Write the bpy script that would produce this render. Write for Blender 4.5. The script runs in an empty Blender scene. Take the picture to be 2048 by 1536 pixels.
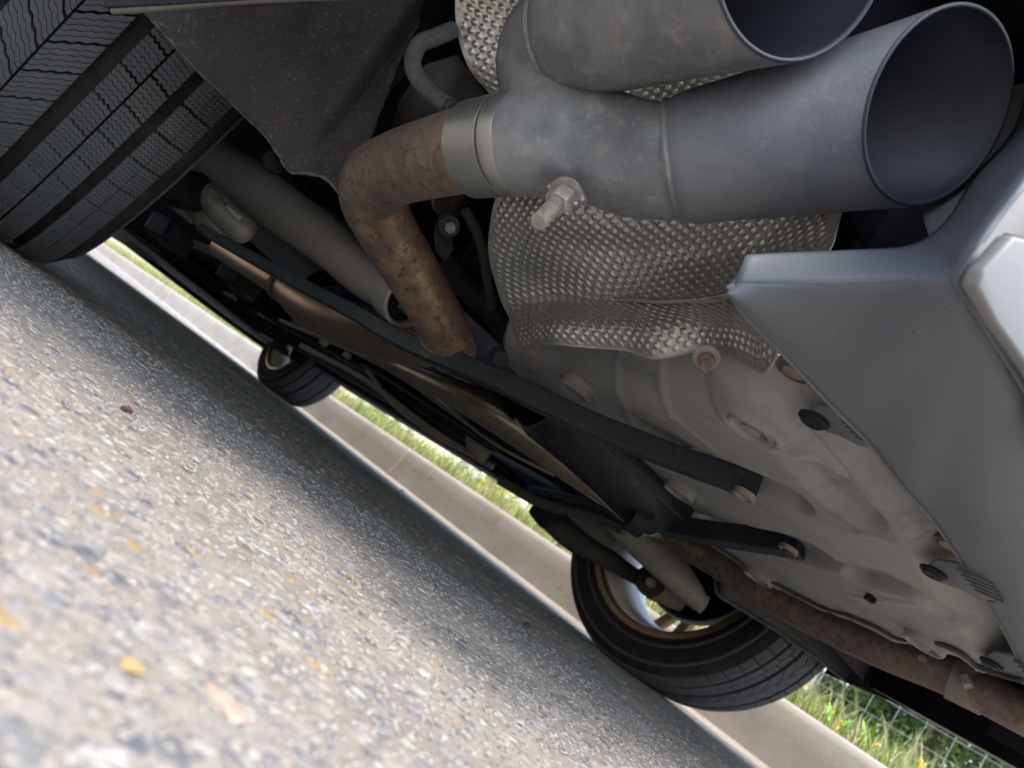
import bpy, bmesh, math, random
import numpy as np
from mathutils import Vector, Matrix, noise
random.seed(7); RNG = np.random.default_rng(7)
S = bpy.context.scene
COL = S.collection
pi = math.pi

# ------------------------------------------------------------ camera, sky, sun, exposure
CAMP = np.array([-0.77505, -1.06388, 0.05796])
YAW, PIT, ROL, FOC = 0.63006, 0.18290, 0.63614, 1480.08
F_ = np.array([math.sin(YAW)*math.cos(PIT), math.cos(YAW)*math.cos(PIT), math.sin(PIT)])
R0 = np.array([math.cos(YAW), -math.sin(YAW), 0.0]); U0 = np.cross(R0, F_)
R_ = math.cos(ROL)*R0 + math.sin(ROL)*U0
U_ = -math.sin(ROL)*R0 + math.cos(ROL)*U0
cam = bpy.data.cameras.new('camera'); camo = bpy.data.objects.new('camera', cam); COL.objects.link(camo)
camo.matrix_world = Matrix(((R_[0], U_[0], -F_[0], CAMP[0]), (R_[1], U_[1], -F_[1], CAMP[1]),
                            (R_[2], U_[2], -F_[2], CAMP[2]), (0, 0, 0, 1)))
cam.sensor_width = 36; cam.lens = FOC/2048*36; cam.clip_start = .005; cam.clip_end = 2000
cam.dof.use_dof = True; cam.dof.focus_distance = .53; cam.dof.aperture_fstop = 11.5
S.camera = camo

SUN_EL, SUN_AZ = math.radians(56), math.radians(192)      # azimuth clockwise from +Y
w = bpy.data.worlds.new('World'); S.world = w; w.use_nodes = True
nt = w.node_tree; bg = nt.nodes['Background']
sky = nt.nodes.new('ShaderNodeTexSky'); sky.sky_type = 'NISHITA'; sky.sun_disc = False
sky.sun_elevation = SUN_EL; sky.sun_rotation = SUN_AZ; sky.dust_density = 2.5; sky.air_density = 1.2; sky.ozone_density = 1.0
nt.links.new(sky.outputs[0], bg.inputs[0]); bg.inputs[1].default_value = .15
sl = bpy.data.lights.new('sun', 'SUN'); sl.energy = 1.15; sl.angle = math.radians(22); sl.color = (1, .93, .82)
so = bpy.data.objects.new('sun', sl); COL.objects.link(so)
sd = Vector((math.sin(SUN_AZ)*math.cos(SUN_EL), math.cos(SUN_AZ)*math.cos(SUN_EL), math.sin(SUN_EL)))
so.rotation_euler = (-sd).to_track_quat('-Z', 'Y').to_euler(); so.location = sd*20
S.view_settings.view_transform = 'Standard'; S.view_settings.look = 'None'
S.view_settings.exposure = 1.92; S.view_settings.gamma = 1
S.view_settings.use_curve_mapping = False
S.cycles.max_bounces = 8; S.cycles.diffuse_bounces = 5; S.cycles.glossy_bounces = 4

# ------------------------------------------------------------ helpers
def at(X, Y, d=None, x=None, y=None, z=None):
    """point of the place seen along one sight line, at a chosen depth or on a chosen plane"""
    r = F_ + R_*(X-1024)/FOC - U_*(Y-768)/FOC
    if d is None:
        if x is not None: d = (x-CAMP[0])/r[0]
        elif y is not None: d = (y-CAMP[1])/r[1]
        else: d = (z-CAMP[2])/r[2]
    return CAMP + r*d
def P3(lst): return [at(a, b, d=c) for a, b, c in lst]

WORLD = {}
def empty(name, loc, parent=None, **props):
    o = bpy.data.objects.new(name, None); COL.objects.link(o); o.empty_display_size = .1
    loc = np.array(loc, float); WORLD[o.name] = loc
    if parent is not None:
        o.parent = parent; o.location = loc-WORLD[parent.name]
    else: o.location = loc
    for k, v in props.items(): o[k] = v
    return o
def meshdata(name, V, Fc, mats, smooth=True, sharp=40):
    me = bpy.data.meshes.new(name)
    me.from_pydata([tuple(map(float, v)) for v in V], [], [tuple(map(int, f)) for f in Fc])
    for m in (mats if isinstance(mats, (list, tuple)) else [mats]): me.materials.append(m)
    if smooth:
        me.shade_smooth()
        if sharp < 180: me.set_sharp_from_angle(angle=math.radians(sharp))
    me.update(); return me
def mk(name, V, Fc, mat, parent=None, smooth=True, sharp=40, bevel=0, solid=0, origin=None, fix=True, **props):
    V = np.asarray(V, float)
    c = (V.min(0)+V.max(0))/2 if origin is None else np.array(origin, float)
    me = meshdata(name, V-c, Fc, mat, smooth, sharp)
    if fix:
        b = bmesh.new(); b.from_mesh(me); bmesh.ops.recalc_face_normals(b, faces=b.faces); b.to_mesh(me); b.free()
        if smooth and sharp < 180: me.set_sharp_from_angle(angle=math.radians(sharp))
    o = bpy.data.objects.new(name, me); COL.objects.link(o); WORLD[o.name] = c
    if parent is not None: o.parent = parent; o.location = c-WORLD[parent.name]
    else: o.location = c
    if solid:
        s = o.modifiers.new('solid', 'SOLIDIFY'); s.thickness = solid; s.offset = 0
    if bevel:
        s = o.modifiers.new('bevel', 'BEVEL'); s.width = bevel; s.segments = 2; s.limit_method = 'ANGLE'; s.angle_limit = math.radians(35)
    for k, v in props.items(): o[k] = v
    return o
def cr(P, n):
    """Catmull-Rom resample of control rows P (k,dim) to n samples"""
    P = np.asarray(P, float); k = len(P)
    if k == 2: t = np.linspace(0, 1, n)[:, None]; return P[0]*(1-t)+P[1]*t
    E = np.concatenate([(2*P[0]-P[1])[None], P, (2*P[-1]-P[-2])[None]])
    t = np.linspace(0, k-1, n); i = np.minimum(t.astype(int), k-2); u = (t-i)
    sh = (n,)+(1,)*(P.ndim-1); u = u.reshape(sh)
    a, b, c, d = E[i], E[i+1], E[i+2], E[i+3]
    return .5*((2*b)+(-a+c)*u+(2*a-5*b+4*c-d)*u*u+(-a+3*b-3*c+d)*u**3)
def grid_faces(nu, nv, closeu=False):
    Fc = []
    for j in range(nv-1):
        for i in range(nu if closeu else nu-1):
            i2 = (i+1) % nu
            Fc.append((j*nu+i, j*nu+i2, (j+1)*nu+i2, (j+1)*nu+i))
    return Fc
def patch(ctrl, nu, nv):
    """ctrl[row][col] 3-D points -> smooth grid nv x nu"""
    A = np.asarray(ctrl, float); A = cr(A, nv); A = np.swapaxes(cr(np.swapaxes(A, 0, 1), nu), 0, 1)
    return A.reshape(-1, 3), grid_faces(nu, nv)
def frames(P):
    T = np.gradient(P, axis=0); T /= np.linalg.norm(T, axis=1)[:, None]
    N = np.zeros_like(P); n = np.cross(T[0], [0, 0, 1.0])
    if np.linalg.norm(n) < .1: n = np.cross(T[0], [1.0, 0, 0])
    n /= np.linalg.norm(n); N[0] = n
    for i in range(1, len(P)):
        n = N[i-1]-T[i]*(N[i-1]@T[i]); N[i] = n/np.linalg.norm(n)
    return T, N, np.cross(T, N)
def sweep(P, r, seg=24, n=None, caps=True, r2=None, smooth=True):
    P = np.asarray(P, float); r = np.broadcast_to(np.asarray(r, float), (len(P),)).copy()
    r2 = r if r2 is None else np.broadcast_to(np.asarray(r2, float), (len(P),)).copy()
    if n and smooth:
        Q = cr(np.column_stack([P, r, r2]), n); P, r, r2 = Q[:, :3], Q[:, 3], Q[:, 4]
    T, N, B = frames(P); a = np.arange(seg)*2*pi/seg
    V = (P[:, None]+N[:, None]*np.cos(a)[None, :, None]*r[:, None, None]+B[:, None]*np.sin(a)[None, :, None]*r2[:, None, None]).reshape(-1, 3)
    Fc = grid_faces(seg, len(P), True)
    if caps: Fc += [tuple(range(seg))[::-1], tuple(range((len(P)-1)*seg, len(P)*seg))]
    return V, Fc
def tube(name, P, r, mat, parent, seg=24, n=None, caps=True, r2=None, **k):
    V, Fc = sweep(P, r, seg, n, caps, r2); return mk(name, V, Fc, mat, parent, **k)
def disc_axes(axis):
    a = np.array(axis, float); a /= np.linalg.norm(a); u = np.cross(a, [0, 0, 1.0])
    if np.linalg.norm(u) < .1: u = np.cross(a, [1.0, 0, 0])
    u /= np.linalg.norm(u); return a, u, np.cross(a, u)
def lathe(c, axis, prof, seg=48):
    """prof: list of (along, radius)"""
    a, u, v = disc_axes(axis); t = np.arange(seg)*2*pi/seg
    V = np.concatenate([np.array(c)+a*h+r*(np.cos(t)[:, None]*u+np.sin(t)[:, None]*v) for h, r in prof])
    return V, grid_faces(seg, len(prof), True)
def boxv(P0, P1, wd, ht, up=(0, 0, 1)):
    """box beam from P0 to P1"""
    P0, P1 = np.array(P0, float), np.array(P1, float); a = P1-P0; a /= np.linalg.norm(a)
    s = np.cross(a, up); s /= np.linalg.norm(s); u = np.cross(s, a)
    V = [p+s*i*wd/2+u*j*ht/2 for p in (P0, P1) for i, j in ((-1, -1), (1, -1), (1, 1), (-1, 1))]
    return np.array(V), [(0, 1, 2, 3), (7, 6, 5, 4), (0, 4, 5, 1), (1, 5, 6, 2), (2, 6, 7, 3), (3, 7, 4, 0)]
def join(*parts):
    V = []; Fc = []; o = 0
    for v, f in parts:
        V.append(np.asarray(v, float)); Fc += [tuple(i+o for i in q) for q in f]; o += len(v)
    return np.vstack(V), Fc
def bar(P, wd, ht, up=(0, 0, 1), sc=None):
    """rectangular bar swept along points"""
    P = np.asarray(P, float); T = np.gradient(P, axis=0); T /= np.linalg.norm(T, axis=1)[:, None]
    V = []
    for p, t, k in zip(P, T, np.ones(len(P)) if sc is None else sc):
        s = np.cross(t, up); s /= np.linalg.norm(s); u = np.cross(s, t); s = s*k; u = u*k
        V += [p+s*i*wd/2+u*j*ht/2 for i, j in ((-1, -1), (1, -1), (1, 1), (-1, 1))]
    n = len(P); Fc = grid_faces(4, n, True)+[(3, 2, 1, 0), tuple(range(4*n-4, 4*n))]
    return np.array(V), Fc
def plate(pts, name, mat, parent, th=.002, **k):
    """flat-ish polygon sheet through given 3-D points with thickness"""
    return mk(name, np.array(pts), [tuple(range(len(pts)))], mat, parent, solid=th, fix=False, **k)

# ------------------------------------------------------------ materials
def hexc(c): return (*c, 1)
def mat(name, c1, c2=None, c3=None, scale=20, rough=.6, metal=0, bump=0, bscale=None, spec=.5, detail=6,
        lo=.35, hi=.65, lo3=.6, hi3=.7, scale3=None, rough2=None, stretch=None, bdist=.001, coat=0, sheen=0):
    m = bpy.data.materials.new(name); m.use_nodes = True; t = m.node_tree; N = t.nodes; L = t.links
    b = N['Principled BSDF']; tc = N.new('ShaderNodeTexCoord'); src = tc.outputs['Object']
    if stretch:
        mp = N.new('ShaderNodeMapping'); mp.inputs['Scale'].default_value = stretch; L.new(src, mp.inputs[0]); src = mp.outputs[0]
    b.inputs['Roughness'].default_value = rough; b.inputs['Metallic'].default_value = metal
    b.inputs['Specular IOR Level'].default_value = spec
    b.inputs['Coat Weight'].default_value = coat; b.inputs['Sheen Weight'].default_value = sheen
    b.inputs['Base Color'].default_value = hexc(c1)
    def nz(sc, d=detail, r=.6):
        n = N.new('ShaderNodeTexNoise'); n.inputs['Scale'].default_value = sc; n.inputs['Detail'].default_value = d
        n.inputs['Roughness'].default_value = r; L.new(src, n.inputs['Vector']); return n.outputs['Fac']
    def mr(s, a, bb, ta=0, tb=1):
        n = N.new('ShaderNodeMapRange'); L.new(s, n.inputs[0])
        for i, v in zip((1, 2, 3, 4), (a, bb, ta, tb)): n.inputs[i].default_value = v
        return n.outputs[0]
    def mix(f, a, bb):
        n = N.new('ShaderNodeMix'); n.data_type = 'RGBA'; L.new(f, n.inputs[0])
        for i, v in ((6, a), (7, bb)):
            if isinstance(v, tuple): n.inputs[i].default_value = hexc(v)
            else: L.new(v, n.inputs[i])
        return n.outputs[2]
    col = None
    if c2:
        f = mr(nz(scale), lo, hi); col = mix(f, c1, c2)
        if rough2 is not None: L.new(mr(nz(scale*1.7), lo, hi, rough, rough2), b.inputs['Roughness'])
    if c3:
        f3 = mr(nz(scale3 or scale*3, 8, .7), lo3, hi3); col = mix(f3, col, c3)
    if col is not None: L.new(col, b.inputs['Base Color'])
    if bump:
        bn = N.new('ShaderNodeBump'); bn.inputs['Strength'].default_value = bump; bn.inputs['Distance'].default_value = bdist
        L.new(nz(bscale or scale*4, 5, .7), bn.inputs['Height']); L.new(bn.outputs[0], b.inputs['Normal'])
    return m
M = {}
M['tip'] = mat('blued_steel', (.105, .117, .136), (.148, .157, .170), (.215, .21, .20), scale=26, rough=.52, metal=.15, bump=.35, bscale=420, scale3=110, lo3=.6, hi3=.85, rough2=.62, detail=10, lo=.38, hi=.66)
M['tipdust'] = mat('dusty_blued_steel', (.125, .135, .152), (.195, .20, .205), (.27, .255, .235), scale=30, rough=.58, metal=.12, bump=.4, bscale=420, scale3=85, lo3=.52, hi3=.72, rough2=.7, detail=10, lo=.4, hi=.6)
M['tipin'] = mat('sooty_steel', (.018, .022, .032), (.03, .036, .05), scale=15, rough=.55, metal=.2)
M['collar'] = mat('bare_steel', (.33, .325, .31), (.26, .255, .245), (.15, .13, .11), scale=30, rough=.36, metal=.75, bump=.1, bscale=300, lo3=.7, hi3=.74, scale3=90)
M['rust'] = mat('rusty_pipe_steel', (0.162, 0.118, 0.102), (0.246, 0.192, 0.15), (0.102, 0.0744, 0.072), scale=55, rough=.5, metal=.35, bump=.25, bscale=200, lo3=.52, hi3=.64, scale3=120, rough2=.7)
M['weld'] = mat('dull_weld', (.17, .155, .14), (.13, .125, .125), scale=80, rough=.7)
M['rustdark'] = mat('dark_rusty_steel', (.34, .235, .17), (.42, .30, .21), (.16, .11, .09), scale=30, rough=.36, metal=.8, bump=.2, bscale=120)
M['gold'] = mat('dusty_golden_steel', (.56, .46, .31), (.44, .37, .26), (.28, .22, .15), scale=12, rough=.30, metal=.9)
M['rust_gold'] = mat('heat_tinted_rusty_steel', (0.349, 0.245, 0.147), (0.224, 0.161, 0.125), (0.119, 0.0771, 0.0728), scale=45, rough=.42, metal=.5, bump=.25, bscale=200, lo=.42, hi=.52, lo3=.55, hi3=.62, scale3=130)
M['rustbolt'] = mat('rust', (.13, .085, .065), (.22, .17, .135), (.06, .03, .025), scale=90, rough=.9, bump=.6, bscale=500)
M['bolt'] = mat('weathered_zinc', (.36, .33, .29), (.24, .21, .18), (.20, .10, .06), scale=120, rough=.55, metal=.5, bump=.4, bscale=600, lo3=.6, hi3=.7)
M['foil'] = mat('dirty_aluminium', (0.568, 0.55, 0.516), (0.43, 0.413, 0.378), (0.43, 0.391, 0.331), scale=14, rough=.32, metal=.82, bump=.08, bscale=400, lo3=.54, hi3=.72, scale3=20, rough2=.48)
M['tray'] = mat('dusty_undertray', (0.325, 0.315, 0.294), (0.267, 0.26, 0.247), (0.179, 0.178, 0.176), scale=9, rough=.82, bump=.6, bscale=300, lo3=.54, hi3=.68, scale3=11, spec=.12, bdist=.0006, detail=9)
M['trayd'] = mat('dusty_dark_plastic', (0.098, 0.0924, 0.084), (0.063, 0.063, 0.0644), scale=30, rough=.8, bump=.2, bscale=300, spec=0.12)
M['bumper'] = mat('dusty_satin_grey_paint', (.10, .114, .132), (.113, .126, .142), (.33, .33, .32), scale=5, rough=.44, metal=.0, bump=.06, bscale=700, spec=.4, lo3=.66, hi3=.69, scale3=460, rough2=.58, lo=.3, hi=.7)
M['bumpin'] = mat('dark_grey_plastic', (0.102, 0.108, 0.12), (0.132, 0.138, 0.144), scale=12, rough=.6, bump=.1, bscale=400, spec=0.25)
M['silver'] = mat('silver_paint', (.19, .192, .195), (.17, .17, .17), (.15, .14, .125), scale=9, rough=.5, metal=.1, coat=.0, lo3=.6, hi3=.8, scale3=12)
M['felt'] = mat('dark_felt', (0.0425, 0.0413, 0.0438), (0.065, 0.06, 0.0587), (0.163, 0.144, 0.125), scale=16, rough=.98, bump=1, bscale=420, lo3=.56, hi3=.72, scale3=330, bdist=.0015, detail=8, spec=0.02)
M['feltedge'] = mat('dusty_felt_edge', (.12, .108, .09), (.08, .072, .062), (.40, .37, .33), scale=60, rough=.95, bump=.8, bscale=500, lo3=.66, hi3=.7, scale3=150, spec=0.05)
M['black'] = mat('black_plastic', (.012, .014, .019), (.02, .022, .026), scale=18, rough=.55, bump=.15, bscale=200, spec=0.15)
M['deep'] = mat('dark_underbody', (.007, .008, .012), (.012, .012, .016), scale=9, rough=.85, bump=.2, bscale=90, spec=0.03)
M['brace'] = mat('black_coated_steel', (0.0158, 0.0216, 0.0274), (0.0274, 0.0324, 0.036), (0.0792, 0.0756, 0.072), scale=25, rough=.5, bump=.15, bscale=250, lo3=.6, hi3=.7, scale3=60, spec=0.25)
M['arm'] = mat('dusty_cast_aluminium', (0.275, 0.249, 0.215), (0.217, 0.2, 0.174), (0.334, 0.304, 0.254), scale=18, rough=.8, metal=.1, bump=.3, bscale=380, lo3=.62, hi3=.8, spec=0.15)
M['alu'] = mat('bright_cast_aluminium', (.42, .40, .35), (.3, .285, .25), scale=30, rough=.55, metal=.4, bump=.2, bscale=300)
M['rubber'] = mat('tyre_rubber', (.060, .065, .074), (.074, .079, .088), (.10, .10, .102), scale=30, rough=.72, bump=.2, bscale=500, lo3=.55, hi3=.78, scale3=90, spec=.3)
M['groove'] = mat('dirty_groove_rubber', (0.0396, 0.0352, 0.0319), (0.022, 0.022, 0.0242), (0.0682, 0.0594, 0.0506), scale=40, rough=.92, bump=.4, bscale=300, spec=0.1)
M['bronze'] = mat('bronze_wheel_paint', (.20, .145, .07), (.26, .19, .10), scale=20, rough=.35, metal=.7)
M['barrel'] = mat('silver_wheel_barrel', (.88, .82, .76), (.80, .70, .60), (.50, .38, .25), scale=8, rough=.45, metal=0, lo3=.66, hi3=.8)
M['disc'] = mat('brake_disc_steel', (.10, .09, .085), (.06, .055, .055), scale=30, rough=.5, metal=.6)
M['hose'] = mat('braided_hose', (0.126, 0.126, 0.126), (0.084, 0.084, 0.09), scale=200, rough=.8, bump=.8, bscale=900)
M['sticker'] = mat('white_label', (.55, .54, .50), (.42, .41, .38), scale=60, rough=.6)
M['ink'] = mat('label_ink', (.03, .03, .035), rough=.7)
M['concrete'] = mat('kerb_concrete', (.40, .365, .32), (.34, .305, .265), (.46, .43, .385), scale=7, rough=.95, spec=.1, bump=.5, bscale=160, lo3=.55, hi3=.75, scale3=60)
M['stain'] = mat('stained_kerb', (.395, .36, .315), (.33, .295, .255), (.34, .19, .09), scale=7, rough=.95, spec=.1, bump=.5, bscale=160, lo3=.60, hi3=.68, scale3=16)

def asphalt():
    m = bpy.data.materials.new('worn_asphalt'); m.use_nodes = True; t = m.node_tree; N = t.nodes; L = t.links; b = N['Principled BSDF']
    b.inputs['Roughness'].default_value = .97; b.inputs['Specular IOR Level'].default_value = .08
    tc = N.new('ShaderNodeTexCoord'); src = tc.outputs['Object']
    def vor(s):
        n = N.new('ShaderNodeTexVoronoi'); n.inputs['Scale'].default_value = s; L.new(src, n.inputs['Vector']); return n
    def nz(s, d=5):
        n = N.new('ShaderNodeTexNoise'); n.inputs['Scale'].default_value = s; n.inputs['Detail'].default_value = d; n.inputs['Roughness'].default_value = .65; L.new(src, n.inputs['Vector']); return n.outputs['Fac']
    v = vor(130)
    sep = N.new('ShaderNodeSeparateColor'); L.new(v.outputs['Color'], sep.inputs[0])
    ramp = N.new('ShaderNodeValToRGB'); L.new(sep.outputs[0], ramp.inputs[0]); e = ramp.color_ramp; e.interpolation = 'CONSTANT'
    cols = [(0, (.26, .24, .215)), (.3, (.20, .195, .19)), (.45, (.29, .265, .23)), (.62, (.12, .125, .14)), (.72, (.34, .32, .285)), (.84, (.23, .215, .20)), (.93, (.40, .38, .355)), (.975, (.34, .24, .12))]
    e.elements[0].position = 0; e.elements[0].color = hexc(cols[0][1]); e.elements[1].position = cols[1][0]; e.elements[1].color = hexc(cols[1][1])
    for p, c in cols[2:]:
        x = e.elements.new(p); x.color = hexc(c)
    mx = N.new('ShaderNodeMix'); mx.data_type = 'RGBA'
    r = N.new('ShaderNodeMapRange'); L.new(v.outputs['Distance'], r.inputs[0]); r.inputs[1].default_value = .42; r.inputs[2].default_value = .62
    L.new(r.outputs[0], mx.inputs[0]); L.new(ramp.outputs[0], mx.inputs[6]); mx.inputs[7].default_value = (.27, .245, .21, 1)
    m2 = N.new('ShaderNodeMix'); m2.data_type = 'RGBA'; m2.blend_type = 'MULTIPLY'; m2.inputs[0].default_value = 1
    r2 = N.new('ShaderNodeMapRange'); L.new(nz(9), r2.inputs[0]); r2.inputs[1].default_value = .3; r2.inputs[2].default_value = .7; r2.inputs[3].default_value = .8; r2.inputs[4].default_value = 1.2
    L.new(mx.outputs[2], m2.inputs[6]); L.new(r2.outputs[0], m2.inputs[7]); L.new(m2.outputs[2], b.inputs['Base Color'])
    ad = N.new('ShaderNodeMath'); ad.operation = 'MULTIPLY_ADD'; ad.inputs[1].default_value = -.6
    L.new(v.outputs['Distance'], ad.inputs[0]); L.new(nz(420, 4), ad.inputs[2])
    bn = N.new('ShaderNodeBump'); bn.inputs['Strength'].default_value = .9; bn.inputs['Distance'].default_value = .0025
    L.new(ad.outputs[0], bn.inputs['Height']); L.new(bn.outputs[0], b.inputs['Normal'])
    return m
M['asphalt'] = asphalt()
def attrmat(name, rough=.8, bump=0, trans=0, bscale=300):
    m = bpy.data.materials.new(name); m.use_nodes = True; t = m.node_tree; N = t.nodes; L = t.links; b = N['Principled BSDF']
    a = N.new('ShaderNodeAttribute'); a.attribute_name = 'tone'; b.inputs['Roughness'].default_value = rough
    L.new(a.outputs['Color'], b.inputs['Base Color'])
    if bump:
        tc = N.new('ShaderNodeTexCoord'); n = N.new('ShaderNodeTexNoise'); n.inputs['Scale'].default_value = bscale; n.inputs['Detail'].default_value = 4
        L.new(tc.outputs['Object'], n.inputs['Vector']); bn = N.new('ShaderNodeBump'); bn.inputs['Strength'].default_value = bump; bn.inputs['Distance'].default_value = .001
        L.new(n.outputs['Fac'], bn.inputs['Height']); L.new(bn.outputs[0], b.inputs['Normal'])
    if trans:
        tr = N.new('ShaderNodeBsdfTranslucent'); L.new(a.outputs['Color'], tr.inputs[0]); ms = N.new('ShaderNodeMixShader'); ms.inputs[0].default_value = trans
        L.new(b.outputs[0], ms.inputs[1]); L.new(tr.outputs[0], ms.inputs[2]); L.new(ms.outputs[0], N['Material Output'].inputs[0])
    return m
M['stone'] = attrmat('road_stone', .95, .5, bscale=700); M['stone'].node_tree.nodes['Principled BSDF'].inputs['Specular IOR Level'].default_value = .1; M['grass'] = attrmat('grass_blade', .6, trans=.4); M['leaf'] = attrmat('leaf', .5, trans=.35)
M['flower'] = mat('yellow_petal', (.85, .62, .02), (.75, .5, .01), scale=60, rough=.6)
M['soil'] = mat('verge_soil', (.16, .17, .06), (.24, .21, .10), (.10, .13, .04), scale=3, rough=.95, bump=.6, bscale=30, spec=0.05)
M['wire'] = mat('galvanised_wire', (.5, .52, .54), rough=.45, metal=.4)
M['wood'] = mat('grey_fence_wood', (.25, .23, .20), (.34, .32, .29), scale=12, rough=.9, bump=.5, bscale=60)
M['bark'] = mat('bark', (.12, .09, .06), (.19, .15, .11), scale=14, rough=.95, bump=.8, bscale=50)
M['glass'] = mat('dark_window_glass', (.02, .025, .03), rough=.08, spec=.8)
def big_mesh(name, V, Fa, matl, tone=None, smooth=True, **props):
    """V (n,3), Fa (m,k) arrays; tone per-vertex rgb"""
    me = bpy.data.meshes.new(name); n, (m, k) = len(V), Fa.shape
    c = (V.min(0)+V.max(0))/2
    me.vertices.add(n); me.vertices.foreach_set('co', (V-c).astype(np.float32).ravel())
    me.loops.add(m*k); me.loops.foreach_set('vertex_index', Fa.astype(np.int32).ravel())
    me.polygons.add(m); me.polygons.foreach_set('loop_start', np.arange(0, m*k, k, dtype=np.int32))
    me.polygons.foreach_set('loop_total', np.full(m, k, np.int32)); me.update(calc_edges=True); me.validate()
    if tone is not None:
        a = me.color_attributes.new('tone', 'FLOAT_COLOR', 'POINT'); a.data.foreach_set('color', np.column_stack([tone, np.ones(n)]).astype(np.float32).ravel())
    me.materials.append(matl)
    if smooth: me.shade_smooth()
    o = bpy.data.objects.new(name, me); COL.objects.link(o); o.location = c; WORLD[o.name] = c
    for q, v in props.items(): o[q] = v
    return o
def reparent(o, parent):
    o.parent = parent; o.location = WORLD[o.name]-WORLD[parent.name]

# ============================================================ SETTING
def kerb_x(y): return 1.19-.0113*y
# road
gx = np.concatenate([np.linspace(-60, -2, 12), np.linspace(-1.8, 1.1, 12), [1.19]]); gy = np.concatenate([np.linspace(-60, -3, 10), np.linspace(-2.5, 8, 22), np.linspace(10, 120, 14)])
GV = np.array([(min(x, 1e9) if i < len(gx)-1 else kerb_x(y)-.07, y, 0) for y in gy for i, x in enumerate(gx)])
mk('road', GV, grid_faces(len(gx), len(gy)), M['asphalt'], fix=False, kind='structure')
# kerb : gutter strip + kerb stones with joints
ke = empty('kerb', (kerb_x(0), 0, 0), kind='structure')
def kerb_section(y0, y1, i):
    prof = [(-.08, -.05), (-.08, .002), (-.012, .006), (0, .012), (.008, .10), (.014, .150), (.022, .166), (.036, .174), (.06, .177), (.15, .178), (.15, -.05)]
    ys = np.linspace(y0, y1-.006, 9); V = [(kerb_x(y)+px+.002*math.sin(i*2.3+y), y, pz) for y in ys for px, pz in prof]; n = len(prof)
    Fc = grid_faces(n, len(ys), True)+[tuple(range(n)), tuple(range(len(V)-n, len(V)))[::-1]]
    return mk('kerb_section', V, Fc, M['stain'] if i % 2 else M['concrete'], ke, bevel=.002, kind='structure')
for i in range(28): kerb_section(-9.0+i*1.83, -9.0+(i+1)*1.83, i)
# verge terrain
def bank(x, y):
    t = x-kerb_x(y)-.15
    return .165+.02*t+.035*max(0, t-1.2)+.05*math.sin(x*.7+y*.3)*min(1, max(0, t)/4)
vx = np.concatenate([np.linspace(.14, 6, 24), np.linspace(7, 40, 12), np.linspace(50, 300, 6)]); vy = np.concatenate([np.linspace(-60, -4, 10), np.linspace(-3, 20, 40), np.linspace(24, 300, 18)])
VV = [(kerb_x(y)+dx, y, bank(kerb_x(y)+dx, y) if dx < 40 else bank(kerb_x(y)+40, y)+(dx-40)*.01) for y in vy for dx in vx]
mk('grass_verge', VV, grid_faces(len(vx), len(vy)), M['soil'], fix=False, kind='structure')
# grass blades
def blades(name, n, xr, yr, hr, wr, cols, lean=.5, far=None):
    dx = RNG.uniform(0, 1, n)**1.3*(xr[1]-xr[0])+xr[0]; y = RNG.uniform(*yr, n)
    if far: y = yr[0]+(yr[1]-yr[0])*RNG.uniform(0, 1, n)**1.2
    x = 1.19-.0113*y+dx; z = np.array([bank(a, b) for a, b in zip(x, y)])-.01
    h = RNG.uniform(*hr, n)*(.6+.4*np.clip(dx/.3, 0, 1)); wd = RNG.uniform(*wr, n); a = RNG.uniform(0, 2*pi, n); la = RNG.uniform(0, 2*pi, n); ln = RNG.uniform(.1, lean, n)
    base = np.stack([x, y, z], 1); s = np.stack([np.cos(a), np.sin(a), np.zeros(n)], 1)*wd[:, None]; l = np.stack([np.cos(la), np.sin(la), np.zeros(n)], 1)
    up = np.array([0, 0, 1.0])
    V = []
    for t, k in ((0, 1), (.45, .85), (.8, .5)):
        c = base+up*(h*t)[:, None]+l*(h*ln*t*t)[:, None]; V += [c-s*k, c+s*k]
    V.append(base+up*(h*.97)[:, None]+l*(h*ln)[:, None])
    V = np.stack(V, 1)  # n,7,3
    T = np.array([(0, 1, 3), (0, 3, 2), (2, 3, 5), (2, 5, 4), (4, 5, 6)])
    Fa = (T[None]+np.arange(n)[:, None, None]*7).reshape(-1, 3)
    ci = RNG.integers(0, len(cols), n); c = np.array(cols)[ci]*RNG.uniform(.7, 1.3, n)[:, None]; tone = np.repeat(c, 7, axis=0)
    return big_mesh(name, V.reshape(-1, 3), Fa, M['grass'], tone, smooth=False, kind='stuff', label='green and straw coloured grass growing on the verge behind the kerb', category='grass')
GREEN = [(.16, .24, .035), (.22, .30, .05), (.11, .18, .03), (.30, .32, .09), (.44, .38, .20), (.52, .46, .28)]
STRAW = [(.42, .38, .21), (.22, .30, .07), (.28, .30, .10), (.17, .23, .05), (.36, .36, .14)]
blades('short_grass', 26000, (.15, 1.3), (-1.5, 13), (.04, .13), (.0015, .003), GREEN)
blades('tall_grass', 34000, (.9, 6.5), (-1, 26), (.06, .24), (.002, .005), STRAW, .7, True)
# distant meadow
blades('meadow_grass', 15000, (6, 30), (-2, 60), (.3, .7), (.006, .015), STRAW+[(.12, .17, .04)], .6, True)
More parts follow.
